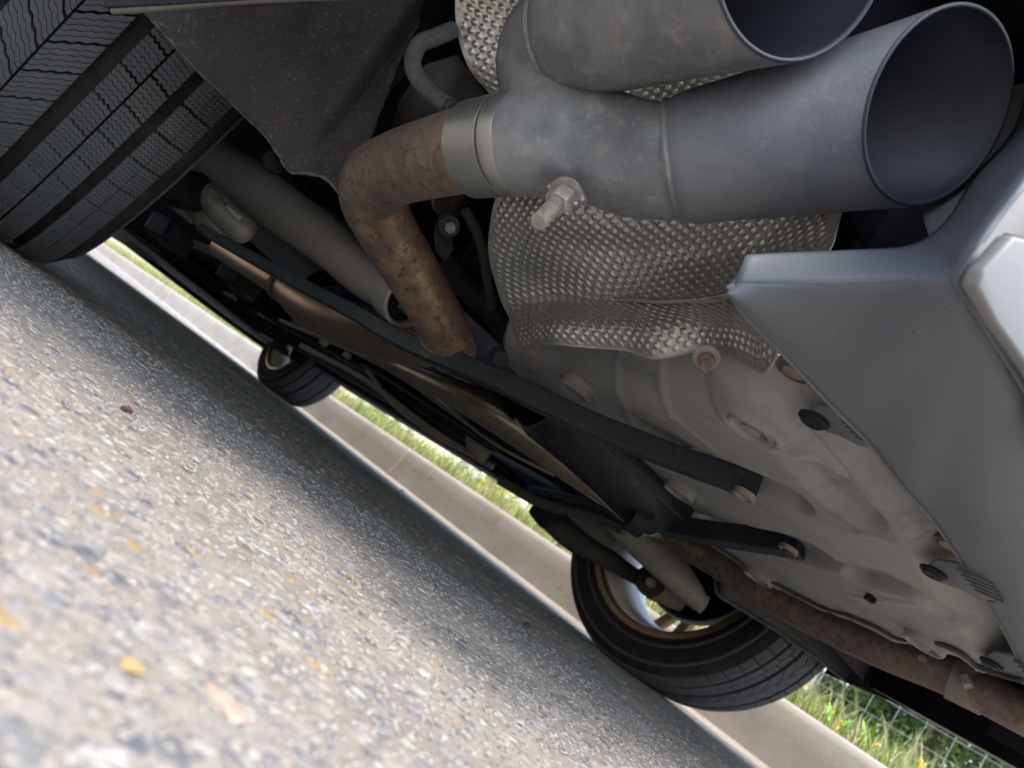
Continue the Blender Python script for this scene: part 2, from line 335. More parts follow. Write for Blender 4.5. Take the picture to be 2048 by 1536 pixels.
# dandelion dots along the kerb (uncountable)
def flower_mesh(c, r, n=9, tilt=(0, 0)):
    c = np.array(c, float); V = [c+[0, 0, .002]]; Fc = []
    for k in range(n):
        a = 2*pi*k/n
        for rr, da, zz in ((r*.25, 0, .003), (r*.8, -.22, .001), (r, 0, -.001), (r*.8, .22, .001)):
            V.append(c+[math.cos(a+da)*rr, math.sin(a+da)*rr, zz])
        i = 1+k*4; Fc += [(0, i, i+1), (0, i+3, i), (i, i+1, i+2), (i, i+2, i+3)]
    return np.array(V), Fc
parts = []
for k in range(420):
    y = random.uniform(0, 14) if k > 45 else random.uniform(-.5, 3); dx = .17+random.random()**2*(1.2 if k % 3 else .25); x = kerb_x(y)+dx
    if y < .6 and dx > .4: dx = .2; x = kerb_x(y)+dx
    z = bank(x, y)+random.uniform(.05, .12); v, f = flower_mesh((x, y, z), random.uniform(.009, .016), 6)
    rot = np.array(Matrix.Rotation(random.uniform(.5, 1.3), 3, Vector((random.uniform(-1, 1), -1, 0)).normalized())); v = (v-v[0])@rot.T+v[0]
    parts.append((v, f))
v, f = join(*parts); mk('small_wildflowers', v, f, M['flower'], fix=False, smooth=False, kind='stuff', label='scatter of small yellow flowers along the kerb edge of the verge', category='flowers')
# broad-leaved yellow wildflowers near the fence
def wildflower(px, py, x, label, n=3, hgt=.25):
    p = at(px, py, x=x); g = bank(p[0], p[1]); t = empty('wildflower', (p[0], p[1], g), label=label, category='flower', group='broad-leaved yellow wildflowers in the verge')
    tube('stem', [(p[0], p[1], g-.02), (p[0]+.01, p[1], (g+p[2])/2), p], .0025, M['leafgreen'], t, seg=6, n=6)
    V, Fc = flower_mesh(p, .018, 12); rot = np.array(Matrix.Rotation(1.1, 3, Vector((.4, -1, 0)).normalized())); V = (V-p)@rot.T+p
    mk('flower_head', V, Fc, M['flower'], t, fix=False, smooth=False)
    for k in range(n+4):
        a = k*2.4; b0 = np.array([p[0], p[1], g+(p[2]-g)*random.uniform(.1, .8)]); d = np.array([math.cos(a), math.sin(a), .9]); L = .07+.03*random.random()
        s = np.array([-math.sin(a), math.cos(a), 0])*.009
        V = [b0, b0+d*L*.3-s, b0+d*L*.3+s, b0+d*L*.7-s*.9, b0+d*L*.7+s*.9, b0+d*L]
        mk('leaf', V, [(0, 1, 2), (1, 3, 4, 2), (3, 5, 4)], M['leafgreen'], t, fix=False)
    return t
M['leafgreen'] = mat('bright_leaf', (.16, .34, .04), (.22, .42, .06), scale=20, rough=.5)
wildflower(1668, 1455, 1.75, 'yellow flower with bright upright leaves nearer the tyre in the verge')
wildflower(1738, 1496, 1.9, 'yellow flower lower down near the bottom edge of the verge')
wildflower(1672, 1430, 2.3, 'bright green leafy shoot with small yellow head behind the nearer flower')
# wire fence
fx = 4.3
fe = empty('wire_fence', (fx, 3, bank(fx, 3)), label='galvanised wire mesh fence running through the long grass', category='fence')
for i in range(9):
    P = [(fx, y, bank(fx, y)+.16+i*.125) for y in np.linspace(-4, 30, 24)]
    tube('wire', P,   .0014, M['wire'], fe, seg=5)
vv = []
for k in range(130):
    y = -2+k*.16; vv.append(sweep([(fx, y, bank(fx, y)+.05), (fx, y, bank(fx, y)+1.16)], .0010, 4))
v, f = join(*vv); mk('upright_wires', v, f, M['wire'], fe, kind='stuff')
for k in range(7):
    y = -3.2+k*4.5; z = bank(fx, y); tube('post', [(fx+.05, y, z-.2), (fx+.05, y, z+1.35)], .05, M['wood'], fe, seg=10)
# pale marker post seen between tyre and suspension
pp = at(1118, 1100, x=1.75)
mp = empty('marker_post', (pp[0], pp[1], bank(pp[0], pp[1])), label='pale concrete post standing in the verge just beyond the kerb by the rear wheel', category='post')
zb = bank(pp[0], pp[1])
v, f = boxv((pp[0], pp[1], zb-.1), (pp[0], pp[1], zb+.55), .10, .10, up=(0, 1, 0)); mk('shaft', v, f, M['concrete'], mp, bevel=.008)
v, f = boxv((pp[0], pp[1], zb+.55), (pp[0], pp[1], zb+.6), .11, .11, up=(0, 1, 0)); mk('cap', v, f, M['concrete'], mp, bevel=.012)
# shrubs beyond the fence
def shrub(x, y, h, wd, n, cols, label, leaf=.05):
    g = bank(x, y) if x < 38 else bank(38, y); t = empty('shrub', (x, y, g), label=label, category='shrub', group='shrubs beyond the fence')
    br = []; tips = []
    for k in range(9):
        a = random.uniform(0, 2*pi); e = random.uniform(.3, 1); P = [(x, y, g-.1)]
        for s in (.35, .7, 1): P.append((x+math.cos(a+s*.4)*wd*.5*e*s, y+math.sin(a+s*.4)*wd*.5*e*s, g+h*s*random.uniform(.75, .95)))
        br.append(sweep(P, [.05, .03, .018, .008], 6, 10)); tips += P[1:]
    v, f = join(*br); mk('trunk', v, f, M['bark'], t)
    tips = np.array(tips); cl = tips[RNG.integers(0, len(tips), 60)]+RNG.normal(0, 1, (60, 3))*[wd*.17, wd*.17, h*.14]
    c = cl[RNG.integers(0, 60, n)]+RNG.normal(0, 1, (n, 3))*h*.055; c[:, 2] = np.maximum(c[:, 2], g+.05)
    A = RNG.normal(0, 1, (n, 3)); A /= np.linalg.norm(A, axis=1)[:, None]; B = np.cross(A, RNG.normal(0, 1, (n, 3))); B /= np.linalg.norm(B, axis=1)[:, None]
    s = RNG.uniform(.6, 1.3, n)[:, None]*leaf
    V = np.stack([c-A*s, c-B*s*.4, c+A*s, c+B*s*.4], 1).reshape(-1, 3); Fa = np.arange(n*4).reshape(-1, 4)
    tone = np.repeat(np.array(cols)[RNG.integers(0, len(cols), n)]*RNG.uniform(.6, 1.4, n)[:, None], 4, axis=0)
    o = big_mesh('crown', V, Fa, M['leaf'], tone, smooth=False); reparent(o, t)
    return t
CA = [(.07, .12, .03), (.10, .16, .04), (.05, .09, .03)]; CB = [(.12, .15, .06), (.16, .19, .08), (.09, .12, .05)]
for (px_, x_, h_, w_, cc, lb) in [(1640, 9.5, 1.1, 2.2, CB, 'low olive green shrub beyond the fence nearest the rear tyre'), (1760, 9, 1.7, 2.4, CA, 'dark green bushy shrub in the middle of the row beyond the fence'),
                       (1880, 8.5, 2.0, 2.3, CA, 'taller dark shrub with sky showing through beyond the fence'), (1990, 9.5, 2.2, 2.6, CB, 'grey-green feathery shrub at the right end of the row beyond the fence'), (1560, 13, 1.6, 3, CB, 'pale shrub farther back behind the wheel')]:
    p = at(px_, 1400+(px_-1640)*.45, x=x_); shrub(x_, p[1], h_, w_, 7000, cc, lb, .045)
for k, (x, y, h) in enumerate([(22, 22, 2.4), (24, 29, 3.0), (22, 38, 2.6)]):
    shrub(x, y, h, 5, 4000, CB, ['distant olive thicket left of the others across the meadow', 'distant tallest thicket across the meadow', 'farthest thicket across the meadow'][k], .09)

# road aggregate: embedded stones near the camera (uncountable)
def stone_base():
    b = bmesh.new(); bmesh.ops.create_icosphere(b, subdivisions=1, radius=1)
    b.verts.ensure_lookup_table(); V = np.array([v.co[:] for v in b.verts]); Fa = np.array([[v.index for v in f.verts] for f in b.faces]); b.free(); return V, Fa
sv, sf = stone_base()
NS = 46000
fr = F_.copy(); fr[2] = 0; fr /= np.linalg.norm(fr); rr_ = np.array([fr[1], -fr[0], 0])
dd = .03+RNG.uniform(0, 1, NS)**1.5*2.2; ll = RNG.uniform(-1, 1, NS)*(.12+dd*1.25)
pc = CAMP[None]*[1, 1, 0]+fr*dd[:, None]+rr_*ll[:, None]
sz = np.clip(RNG.lognormal(math.log(.0023), .42, NS), .0011, .0062)*np.clip(.65+dd*.6, .65, 1.7)
sc = np.stack([sz*RNG.uniform(.8, 1.5, NS), sz*RNG.uniform(.7, 1.1, NS), np.minimum(sz*.38, .0017)], 1)
an = RNG.uniform(0, 2*pi, NS); ca, sa = np.cos(an), np.sin(an)
jit = sv[None]*(1+RNG.normal(0, .13, (NS, len(sv), 1))); jit = jit*sc[:, None]
X = jit[..., 0]*ca[:, None]-jit[..., 1]*sa[:, None]; Y = jit[..., 0]*sa[:, None]+jit[..., 1]*ca[:, None]
Vst = np.stack([X+pc[:, None, 0], Y+pc[:, None, 1], jit[..., 2]-sc[:, None, 2]*RNG.uniform(.35, .82, NS)[:, None]], -1).reshape(-1, 3)
Fst = (sf[None]+np.arange(NS)[:, None, None]*len(sv)).reshape(-1, 3)
pal = np.array([(.27, .25, .225), (.31, .285, .25), (.185, .195, .215), (.125, .135, .16), (.33, .31, .28), (.24, .225, .205), (.37, .35, .32), (.30, .25, .18), (.31, .26, .23)])
pw = np.array([.22, .2, .16, .09, .12, .14, .035, .012, .025]); pal = pal*.68+np.array([.24, .228, .212])*.28; tone = np.repeat(pal[RNG.choice(len(pal), NS, p=pw/pw.sum())]*RNG.uniform(.85, 1.15, NS)[:, None], len(sv), axis=0)
big_mesh('road_aggregate', Vst, Fst, M['stone'], tone, kind='stuff', label='grey, blue and ochre stones embedded in the worn road surface', category='gravel')
N2 = 26000
d2 = .03+RNG.uniform(0, 1, N2)**1.3*.8; l2 = RNG.uniform(-1, 1, N2)*(.1+d2*1.2); p2 = CAMP[None]*[1, 1, 0]+fr*d2[:, None]+rr_*l2[:, None]; z2 = RNG.uniform(.0005, .0011, N2)*(1+d2)
j2 = sv[None]*(1+RNG.normal(0, .18, (N2, len(sv), 1)))*np.stack([z2*RNG.uniform(.8, 1.5, N2), z2, z2*.4], 1)[:, None]
V2 = np.stack([j2[..., 0]+p2[:, None, 0], j2[..., 1]+p2[:, None, 1], j2[..., 2]+z2[:, None]*.1], -1).reshape(-1, 3); F2 = (sf[None]+np.arange(N2)[:, None, None]*len(sv)).reshape(-1, 3)
t2 = np.array([(.25, .232, .208), (.19, .18, .168), (.29, .268, .238), (.14, .145, .155), (.31, .292, .265)])[RNG.integers(0, 5, N2)]
big_mesh('road_grit', V2, F2, M['stone'], np.repeat(t2, len(sv), axis=0), kind='stuff', label='fine sandy grit covering the worn road surface', category='grit')
def loose(px, py, size, col, label, name='loose_stone', flat=.4, el=1.0, cat='stone'):
    p = at(px, py, z=size*flat*.5); V = sv*(1+RNG.normal(0, .12, (len(sv), 1)))*[size*el, size, size*flat]
    e0, e1 = at(390, 1340, z=0), at(500, 1465, z=0); a = random.uniform(0, 6) if el == 1 else math.atan2(e1[1]-e0[1], e1[0]-e0[0])
    c, s = math.cos(a), math.sin(a); V = np.stack([V[:, 0]*c-V[:, 1]*s, V[:, 0]*s+V[:, 1]*c, V[:, 2]], 1)+p
    m = mat('stone_tint', col, tuple(x*.75 for x in col), scale=200, rough=.85, bump=.4, bscale=800)
    return mk(name, V, sf, m, fix=False, sharp=25, label=label, category=cat, group='loose stones on the road')
loose(445, 1402, .0034, (.44, .32, .26), 'pale pink elongated stone lying in the blurred foreground', flat=.3, el=2.3)
loose(265, 1335, .0028, (.40, .28, .13), 'ochre yellow chip in the blurred foreground left of the pink stone')
loose(253, 820, .0035, (.09, .05, .04), 'dark reddish brown crumb lying in the open part of the road', flat=.7)
loose(805, 982, .007, (.02, .02, .02), 'small black crumb near the kerb left of the middle', flat=.8)
loose(985, 1112, .008, (.02, .02, .022), 'black crumb against the foot of the kerb', flat=.8)
loose(970, 1130, .005, (.36, .36, .37), 'pale grey pebble beside the black crumb at the kerb foot', flat=.6)
loose(1056, 1252, .007, (.06, .05, .04), 'dark brown crumb on the road a little before the far tyre', flat=.6)

# ============================================================ CAR
CARC = (0, 1.35, 0)
car = empty('car', CARC, label='silver car seen from below its rear left corner with twin exhaust tips', category='car')
XW = .783
# ---------------- wheels
RT = .33
def tyre_prof(side, full=True):
    # (x along axle from centre, radius); groove floor carcass + sidewalls
    return [(.105, .232), (.118, .243), (.1245, .262), (.126, .285), (.122, .305), (.113, .3175), (.10, .3215), (-.10, .3215), (-.113, .3175), (-.122, .305), (-.126, .285), (-.1245, .262), (-.118, .243), (-.105, .232)]
NP = 58; DT = 2*pi/NP
def wheel_pt(x, th, r): return (x, r*math.sin(th), -r*math.cos(th))
def shoulder_r(x):
    a = abs(x); return RT if a < .085 else RT-((a-.085)/.037)**2*.016
def lamella(x0, x1, t0, t1, skew0=0, skew1=0, zz=0, depth=.0085):
    """one rubber lamella between sipes; zz: zigzag amplitude along its long edges"""
    n = 9; xs = np.linspace(x0, x1, n); top = []; 
    lo = []; hi = []
    for k, x in enumerate(xs):
        u = k/(n-1); sk = skew0*(1-u)+skew1*u; z = zz*(1 if k % 2 else -1) if 0 < k < n-1 else 0
        lo.append((x, t0+sk+z)); hi.append((x, t1+sk+z))
    ring = lo+hi[::-1]; V = [wheel_pt(x, t, shoulder_r(x)) for x, t in ring]+[wheel_pt(x, t, shoulder_r(x)-depth) for x, t in ring]
    m = len(ring); Fc = [(k, (k+1) % m, m+(k+1) % m, m+k) for k in range(m)]
    Fc += [(k, k+1, m-2-k, m-1-k) for k in range(n-1)]
    return np.array(V), Fc
def block(x0, x1, ns, gap=.09, skew0=0, skew1=0, sg=.0028, zz=.0034, split=False):
    t0, t1 = DT*gap/2, DT*(1-gap/2); w_ = (t1-t0-(ns-1)*sg)/ns; L = []
    xr = [(x0, x1)] if not split else [(x0, x0+(x1-x0)*.46), (x0+(x1-x0)*.49, x1)]
    for a, b in xr:
        for k in range(ns):
            s = t0+k*(w_+sg); L.append(lamella(a, b, s, s+w_, skew0, skew1, zz))
    # solid rubber core under the sipes
    V, Fc = lamella(x0+.0008, x1-.0008, t0+.001, t1-.001, skew0, skew1, 0, .009); V = V.copy()
    r = np.hypot(V[:, 1], V[:, 2]); V[:, 1] *= (r-.0018)/r; V[:, 2] *= (r-.0018)/r
    return join(*L, (V, Fc))
# rows of the tread from inner shoulder to outer shoulder (x from wheel centre, + = inner side of car)
ROWS = [dict(x0=.0775, x1=.1085, ns=7, gap=.10, split=True), dict(x0=.0455, x1=.0665, ns=6, gap=.09, skew1=.012), dict(x0=.0225, x1=.0435, ns=6, gap=.09, skew0=.03, skew1=.042),
        dict(x0=-.0235, x1=.0085, ns=5, gap=.10, skew0=.10, skew1=0, off=.02), dict(x0=-.0585, x1=-.0255, ns=5, gap=.10, skew0=.0, skew1=.10, off=.05), dict(x0=-.1105, x1=-.0675, ns=7, gap=.10, split=True, off=.03)]
BM = []
for r_ in ROWS:
    kw = {k: v for k, v in r_.items() if k != 'off'}; V, Fc = block(**kw)
    me = meshdata('tread_block', V, Fc, M['rubber'], True, 30)
    b = bmesh.new(); b.from_mesh(me); bmesh.ops.recalc_face_normals(b, faces=b.faces); b.to_mesh(me); b.free(); me.set_sharp_from_angle(angle=math.radians(30))
    BM.append((me, V, Fc, r_.get('off', 0)))
def wheel(cx, cy, side, arc, label, plain=False):
    """side=+1: wheel on the right (inner side faces -x)"""
    wc = np.array([cx, cy, RT-.002]); t = empty('wheel', wc, car, label=label); sx = -side    # sx*x_local -> world, + = inner
    def put(name, V, Fc, m, **k):
        V = np.array(V)*[sx, 1, 1]+wc; return mk(name, V, Fc, m, t, **k)
    V, Fc = lathe((0, 0, 0), (1, 0, 0), tyre_prof(side), 96); ty = put('tyre', V, Fc, M['groove'], sharp=60)
    # sidewall rings
    for rr, xx in ((.300, .1235), (.262, .1255)):
        for s in (-1, 1):
            V, Fc = lathe((0, 0, 0), (1, 0, 0), [(s*(xx-.001), rr-.004), (s*(xx+.0018), rr-.002), (s*(xx+.0018), rr+.002), (s*(xx-.001), rr+.004)], 96)
            put('sidewall_rib', V, Fc, M['rubber'])
    # tread blocks
    rest = []
    for (me, V, Fc, off) in BM:
        for k in range(NP):
            a = k*DT+off
            am = (a+DT/2) % (2*pi)          # 0 = ground, grows toward +y
            if not plain and arc[0] <= (am if am < pi else am-2*pi) <= arc[1]:
                o = bpy.data.objects.new('tread_block', me); COL.objects.link(o); o.parent = t
                o.rotation_euler = (a, 0, 0); o.scale = (sx, 1, 1)
            else:
                c, s = math.cos(a), math.sin(a); W = V.copy(); W[:, 1] = V[:, 1]*c-V[:, 2]*s; W[:, 2] = V[:, 1]*s+V[:, 2]*c; rest.append((W, Fc))
    V, Fc = join(*rest); put('tread', V, Fc, M['rubber'], kind='stuff', fix=False, sharp=30)
    # rim: barrel, bronze inner lip, spokes at outer face
    V, Fc = lathe((0, 0, 0), (1, 0, 0), [(.112, .236), (.118, .244), (.121, .243), (.120, .232), (.112, .226), (.104, .2245)], 96); rm = put('rim', V, Fc, M['bronze'], solid=.003)
    V, Fc = lathe((0, 0, 0), (1, 0, 0), [(.104, .2245), (.06, .221), (.05, .213), (-.02, .205), (-.04, .215), (-.09, .222), (-.105, .228), (-.118, .240)], 96); put('rim_barrel', V, Fc, M['barrel'], solid=.004)
    V, Fc = lathe((0, 0, 0), (1, 0, 0), [(-.125, 0.0001), (-.125, .05), (-.10, .075), (-.07, .075), (-.05, .05), (-.05, .0001)], 40); put('wheel_hub', V, Fc, M['bronze'])
    for k in range(10):
        a = 2*pi*(k//2)/5+(.14 if k % 2 else -.14)+.25; u = np.array([0, math.sin(a), -math.cos(a)])
        P = [np.array([-.095, 0, 0])+u*.045, np.array([-.108, 0, 0])+u*.13, np.array([-.098, 0, 0])+u*.219]; V, Fc = bar(cr(P, 8), .026, .024, up=(1, 0, 0)); put('spoke', V, Fc, M['bronze'], bevel=.004)
    # brake
    V, Fc = lathe((0, 0, 0), (1, 0, 0), [(.015, .09), (.015, .163), (.005, .165), (-.01, .165), (-.01, .09)], 72); put('brake_disc', V, Fc, M['disc'], sharp=30)
    V, Fc = lathe((0, 0, 0), (1, 0, 0), [(.022, .05), (.022, .14), (.035, .158)], 60); put('dust_shield', V, Fc, M['deep'], solid=.003)
    V, Fc = lathe((0, 0, 0), (1, 0, 0), [(.09, .0001), (.09, .035), (.06, .06), (.0, .07), (-.06, .07)], 40); put('axle_hub', V, Fc, M['deep'])
    return t
wheel(-XW, 0, -1, (-1.75, .35), 'rear wheel filling the near left corner', False)
wheel(XW, 0, 1, (-1.5, .25), 'rear wheel beyond the axle, next to the kerb', False)
wheel(XW-.005, 2.70, 1, (0, 0), 'small far front wheel next to the kerb', True)
wheel(-XW, 2.70, -1, (0, 0), 'front wheel hidden behind the near rear wheel', True)

# ---------------- floor, sills, front undertray, shell
def sheet(name, x0, x1, y0, y1, z, m, th=.004, **k):
    V, Fc = boxv(((x0+x1)/2, y0, z), ((x0+x1)/2, y1, z), x1-x0, th); return mk(name, V, Fc, m, car, **k)
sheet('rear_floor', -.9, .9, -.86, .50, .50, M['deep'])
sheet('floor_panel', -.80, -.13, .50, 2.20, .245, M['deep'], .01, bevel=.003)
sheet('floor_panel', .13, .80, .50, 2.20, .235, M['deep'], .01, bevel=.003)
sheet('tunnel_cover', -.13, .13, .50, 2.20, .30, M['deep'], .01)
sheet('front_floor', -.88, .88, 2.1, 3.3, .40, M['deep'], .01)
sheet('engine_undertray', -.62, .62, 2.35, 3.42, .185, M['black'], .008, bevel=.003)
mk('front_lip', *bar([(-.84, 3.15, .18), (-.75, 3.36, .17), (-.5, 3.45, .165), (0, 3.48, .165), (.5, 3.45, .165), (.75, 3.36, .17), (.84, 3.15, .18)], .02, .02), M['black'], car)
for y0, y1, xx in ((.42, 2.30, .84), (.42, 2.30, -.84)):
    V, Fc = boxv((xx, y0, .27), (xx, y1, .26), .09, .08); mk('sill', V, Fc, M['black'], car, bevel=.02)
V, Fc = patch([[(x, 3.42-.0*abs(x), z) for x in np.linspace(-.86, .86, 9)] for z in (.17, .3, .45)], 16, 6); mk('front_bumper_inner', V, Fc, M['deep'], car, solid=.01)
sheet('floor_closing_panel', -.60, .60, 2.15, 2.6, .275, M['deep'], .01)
# longitudinal ribs, streaked covers under the middle
for x0, y0, x1, y1, z, wd, mm in ((.18, .5, .2, 2.1, .232, .03, 'black'), (.42, .52, .46, 2.15, .222, .02, 'brace'), (.62, .5, .64, 2.2, .22, .03, 'black'), (-.3, .5, -.28, 2.0, .235, .04, 'brace')):
    V, Fc = boxv((x0, y0, z), (x1, y1, z), wd, .018); mk('floor_rib', V, Fc, M[mm], car, bevel=.004)
# front suspension cross-member, tie bars, far brown hose and bright bits
V, Fc = boxv((-.55, 2.45, .235), (.55, 2.45, .235), .10, .06, up=(0, 0, 1)); mk('cross_member', V, Fc, M['black'], car, bevel=.01)
V, Fc = sweep([(.2, 2.45, .21), (.45, 2.5, .2), (.66, 2.66, .2)], [.03, .022, .02], 12, 12); mk('front_control_arm', V, Fc, M['brace'], car)
tube('coolant_hose', [at(236, 462, y=3.3), at(275, 485, y=3.1), at(320, 508, y=3.0), at(360, 520, y=2.9)], .045, M['rust'], car, n=16)

# body shell (seen only from the side-step positions): side panels with arches, roof, ends
def side_profile():
    pts = [(-.86, .34), (-.80, .28), (-.42, .27)]
    for k in range(13): a = pi-.12-k*(pi-.24)/12; pts.append((.0+.40*math.cos(a), .33+.38*math.sin(a)))
    pts += [(.41, .27), (2.29, .26)]
    for k in range(13): a = pi-.12-k*(pi-.24)/12; pts.append((2.70+.40*math.cos(a), .33+.38*math.sin(a)))
    pts += [(3.12, .27), (3.46, .28), (3.5, .5), (3.4, .72), (2.5, .88), (1.75, 1.0), (-.55, 1.02), (-.88, .95), (-.93, .7)]
    return pts
for s in (-1, 1):
    pts = side_profile(); xs = lambda z: s*(.905-.06*max(0, z-.6)**1.0-.03*max(0, .45-z))
    n = len(pts); V = [(xs(z), y, z) for y, z in pts]+[(xs(z)-s*.03, y, z) for y, z in pts]
    Fc = [tuple(range(n)), tuple(range(n, 2*n))[::-1]]+[(k, (k+1) % n, n+(k+1) % n, n+k) for k in range(n)]
    sp = mk('side_panel', V, Fc, [M['silver'], M['deep']], car, bevel=.006); sp.data.polygons[1].material_index = 1
    V = [(x_-s*.034, y, z) for (x_, y, z) in V[:n]]; mk('side_panel_inner', V, [tuple(range(n))], M['deep'], car, solid=.002, fix=False)
    # wheel arch liners (closed wells)
    for yc in (0, 2.7):
        a = np.linspace(-.15, pi+.15, 18); 
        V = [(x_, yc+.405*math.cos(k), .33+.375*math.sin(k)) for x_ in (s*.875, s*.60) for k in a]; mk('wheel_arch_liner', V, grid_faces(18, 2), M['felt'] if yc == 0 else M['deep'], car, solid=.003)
# upper body
up = [[(x, y, z) for x in np.linspace(-.86, .86, 9)] for y, z in ((-.93, .7), (-.88, .95), (-.55, 1.02), (0.1, 1.36), (.9, 1.42), (1.6, 1.3), (1.95, 1.02), (2.5, .9), (3.4, .74), (3.5, .5), (3.5, .3))]
V, Fc = patch([[(p[0]*(1 if p[2] < 1.1 else .78), p[1], p[2]-.05*(p[0]/.86)**4) for p in row] for row in up], 17, 41); mk('upper_body', V, Fc, M['silver'], car, solid=.01)

# ---------------- rear undertray (moulded tray under the boot floor)
trp = [(1014, 600), (1007, 655), (1021, 723), (1060, 770), (1110, 830), (1210, 900), (1270, 960), (1320, 1020), (1370, 1062), (1430, 1090), (1487, 1128), (1560, 1172), (1642, 1213), (1700, 1232), (1751, 1254), (1790, 1275), (1820, 1281), (1847, 1279), (1885, 1290), (1922, 1307), (1956, 1333), (2008, 1352), (2048, 1362), (2120, 1400)]
ZT = .25
poly = [tuple(at(a, b, z=ZT)[:2]) for a, b in trp]+[tuple(at(a, b, z=ZT)[:2]) for a, b in ((2200, 1330), (2060, 1180), (1900, 980), (1800, 860), (1700, 775), (1640, 700), (1560, 668), (1440, 668), (1310, 672), (1180, 655), (1060, 640))]
def inside(x, y, P=poly):
    c = False; j = len(P)-1
    for i in range(len(P)):
        if (P[i][1] > y) != (P[j][1] > y) and x < (P[j][0]-P[i][0])*(y-P[i][1])/(P[j][1]-P[i][1])+P[i][0]: c = not c
        j = i
    return c
def G(px, py): return at(px, py, z=ZT)[:2]
PP = np.array(poly)
def edge_dist(X, Y):
    D = np.full(X.shape, 9.0)
    for i in range(len(PP)):
        a, b = PP[i], PP[(i+1) % len(PP)]; ab = b-a; t = np.clip(((X-a[0])*ab[0]+(Y-a[1])*ab[1])/(ab@ab), 0, 1); D = np.minimum(D, np.hypot(X-a[0]-t*ab[0], Y-a[1]-t*ab[1]))
    return D
PRESS = [((1430, 928), (1572, 990), .024, .012, .007), ((1440, 1058), (1628, 1106), .030, .014, .008), ((1640, 955), (1700, 1015), .026, .011, .010), ((1705, 1148), (1790, 1168), .020, .012, .008),
         ((1500, 815), (1525, 850), .040, -.006, .010), ((1430, 740), (1475, 765), .030, -.008, .022), ((1820, 1180), (1900, 1235), .016, .007, .008), ((1700, 880), (1760, 960), .02, .007, .012),
         ((1290, 720), (1345, 830), .004, -.0018, .006), ((1345, 830), (1440, 905), .004, -.0018, .006), ((1600, 1015), (1700, 1060), .003, -.0026, .005), ((1700, 1060), (1860, 1085), .003, -.0026, .005),
         ((1210, 720), (1270, 850), .004, -.0018, .007), ((1270, 850), (1400, 950), .004, -.0018, .007), ((1560, 1120), (1700, 1190), .003, -.002, .005), ((1700, 1190), (1850, 1210), .003, -.002, .005), ((1620, 860), (1700, 960), .003, .003, .004)]
PLUGS = [((1157, 770), .020), ((1515, 842), .0205), ((1365, 975), .021), ((1522, 1147), .023), ((1855, 1277), .022), ((1235, 905), .016)]
def tray_h(X, Y):
    H = np.zeros_like(X)
    def gau(px, py, rx, ry, ang, h, pw=2):
        nonlocal H
        c = G(px, py); ca_, sa_ = math.cos(ang), math.sin(ang); u = (X-c[0])*ca_+(Y-c[1])*sa_; v = -(X-c[0])*sa_+(Y-c[1])*ca_
        H = H+h*np.exp(-((u/rx)**2+(v/ry)**2)**(pw/2))
    def press(pa, pb, r, h, w):
        nonlocal H
        a, b = np.array(G(*pa)), np.array(G(*pb)); ab = b-a; t = np.clip(((X-a[0])*ab[0]+(Y-a[1])*ab[1])/(ab@ab+1e-9), 0, 1); d = np.hypot(X-a[0]-t*ab[0], Y-a[1]-t*ab[1])-r
        q = np.clip(.5-d/(2*w), 0, 1); H = H+h*q*q*(3-2*q)
    for a_ in PRESS: press(*a_)
    for (a, b), r in PLUGS:
        c = G(a, b); d = np.hypot(X-c[0], Y-c[1])
        H = H-.003*np.exp(-((d-r)/.008)**2)+.006*np.clip((r+.0015-d)/.003, 0, 1)
    return H
nx, ny = 440, 280
xs_ = np.linspace(PP[:, 0].min()-.01, PP[:, 0].max()+.01, nx); ys_ = np.linspace(-.93, PP[:, 1].max()+.01, ny); GX, GY = np.meshgrid(xs_, ys_)
GX = GX.copy(); GY = GY.copy()
D = edge_dist(GX, GY); IN = np.array([[inside(a, b) for a, b in zip(r1, r2)] for r1, r2 in zip(GX, GY)])
GZ = ZT+1.15*tray_h(GX, GY)
# wrinkle / moulding ripples
for j in range(ny):
    for i in range(nx):
        if IN[j, i]:
            GZ[j, i] += .0018*noise.noise(Vector((GX[j, i]*6, GY[j, i]*6, 1)))+.0009*noise.noise(Vector((GX[j, i]*60, GY[j, i]*25, 3)))
# left end climbs up behind the heat shield, rear end turns up behind bumper lip
lx = np.clip((-.33-GX+.35*(GY+.45))/.12, 0, 1); GZ += .08*lx*lx
GZ += .06*np.clip((-.795-GY)/.06, 0, 1)**1.4
D2 = np.full(GX.shape, 9.0); SE = [np.array(G(a, b)) for a, b in ((1640, 705), (1560, 690), (1440, 690), (1310, 695), (1180, 680), (1060, 670))]
for a, b in zip(SE, SE[1:]):
    ab = b-a; t = np.clip(((GX-a[0])*ab[0]+(GY-a[1])*ab[1])/(ab@ab), 0, 1); D2 = np.minimum(D2, np.hypot(GX-a[0]-t*ab[0], GY-a[1]-t*ab[1]))
GZ += .05*np.clip(1-D2/.085, 0, 1)**1.5
GZ -= .004*np.exp(-(D/.012)**2)
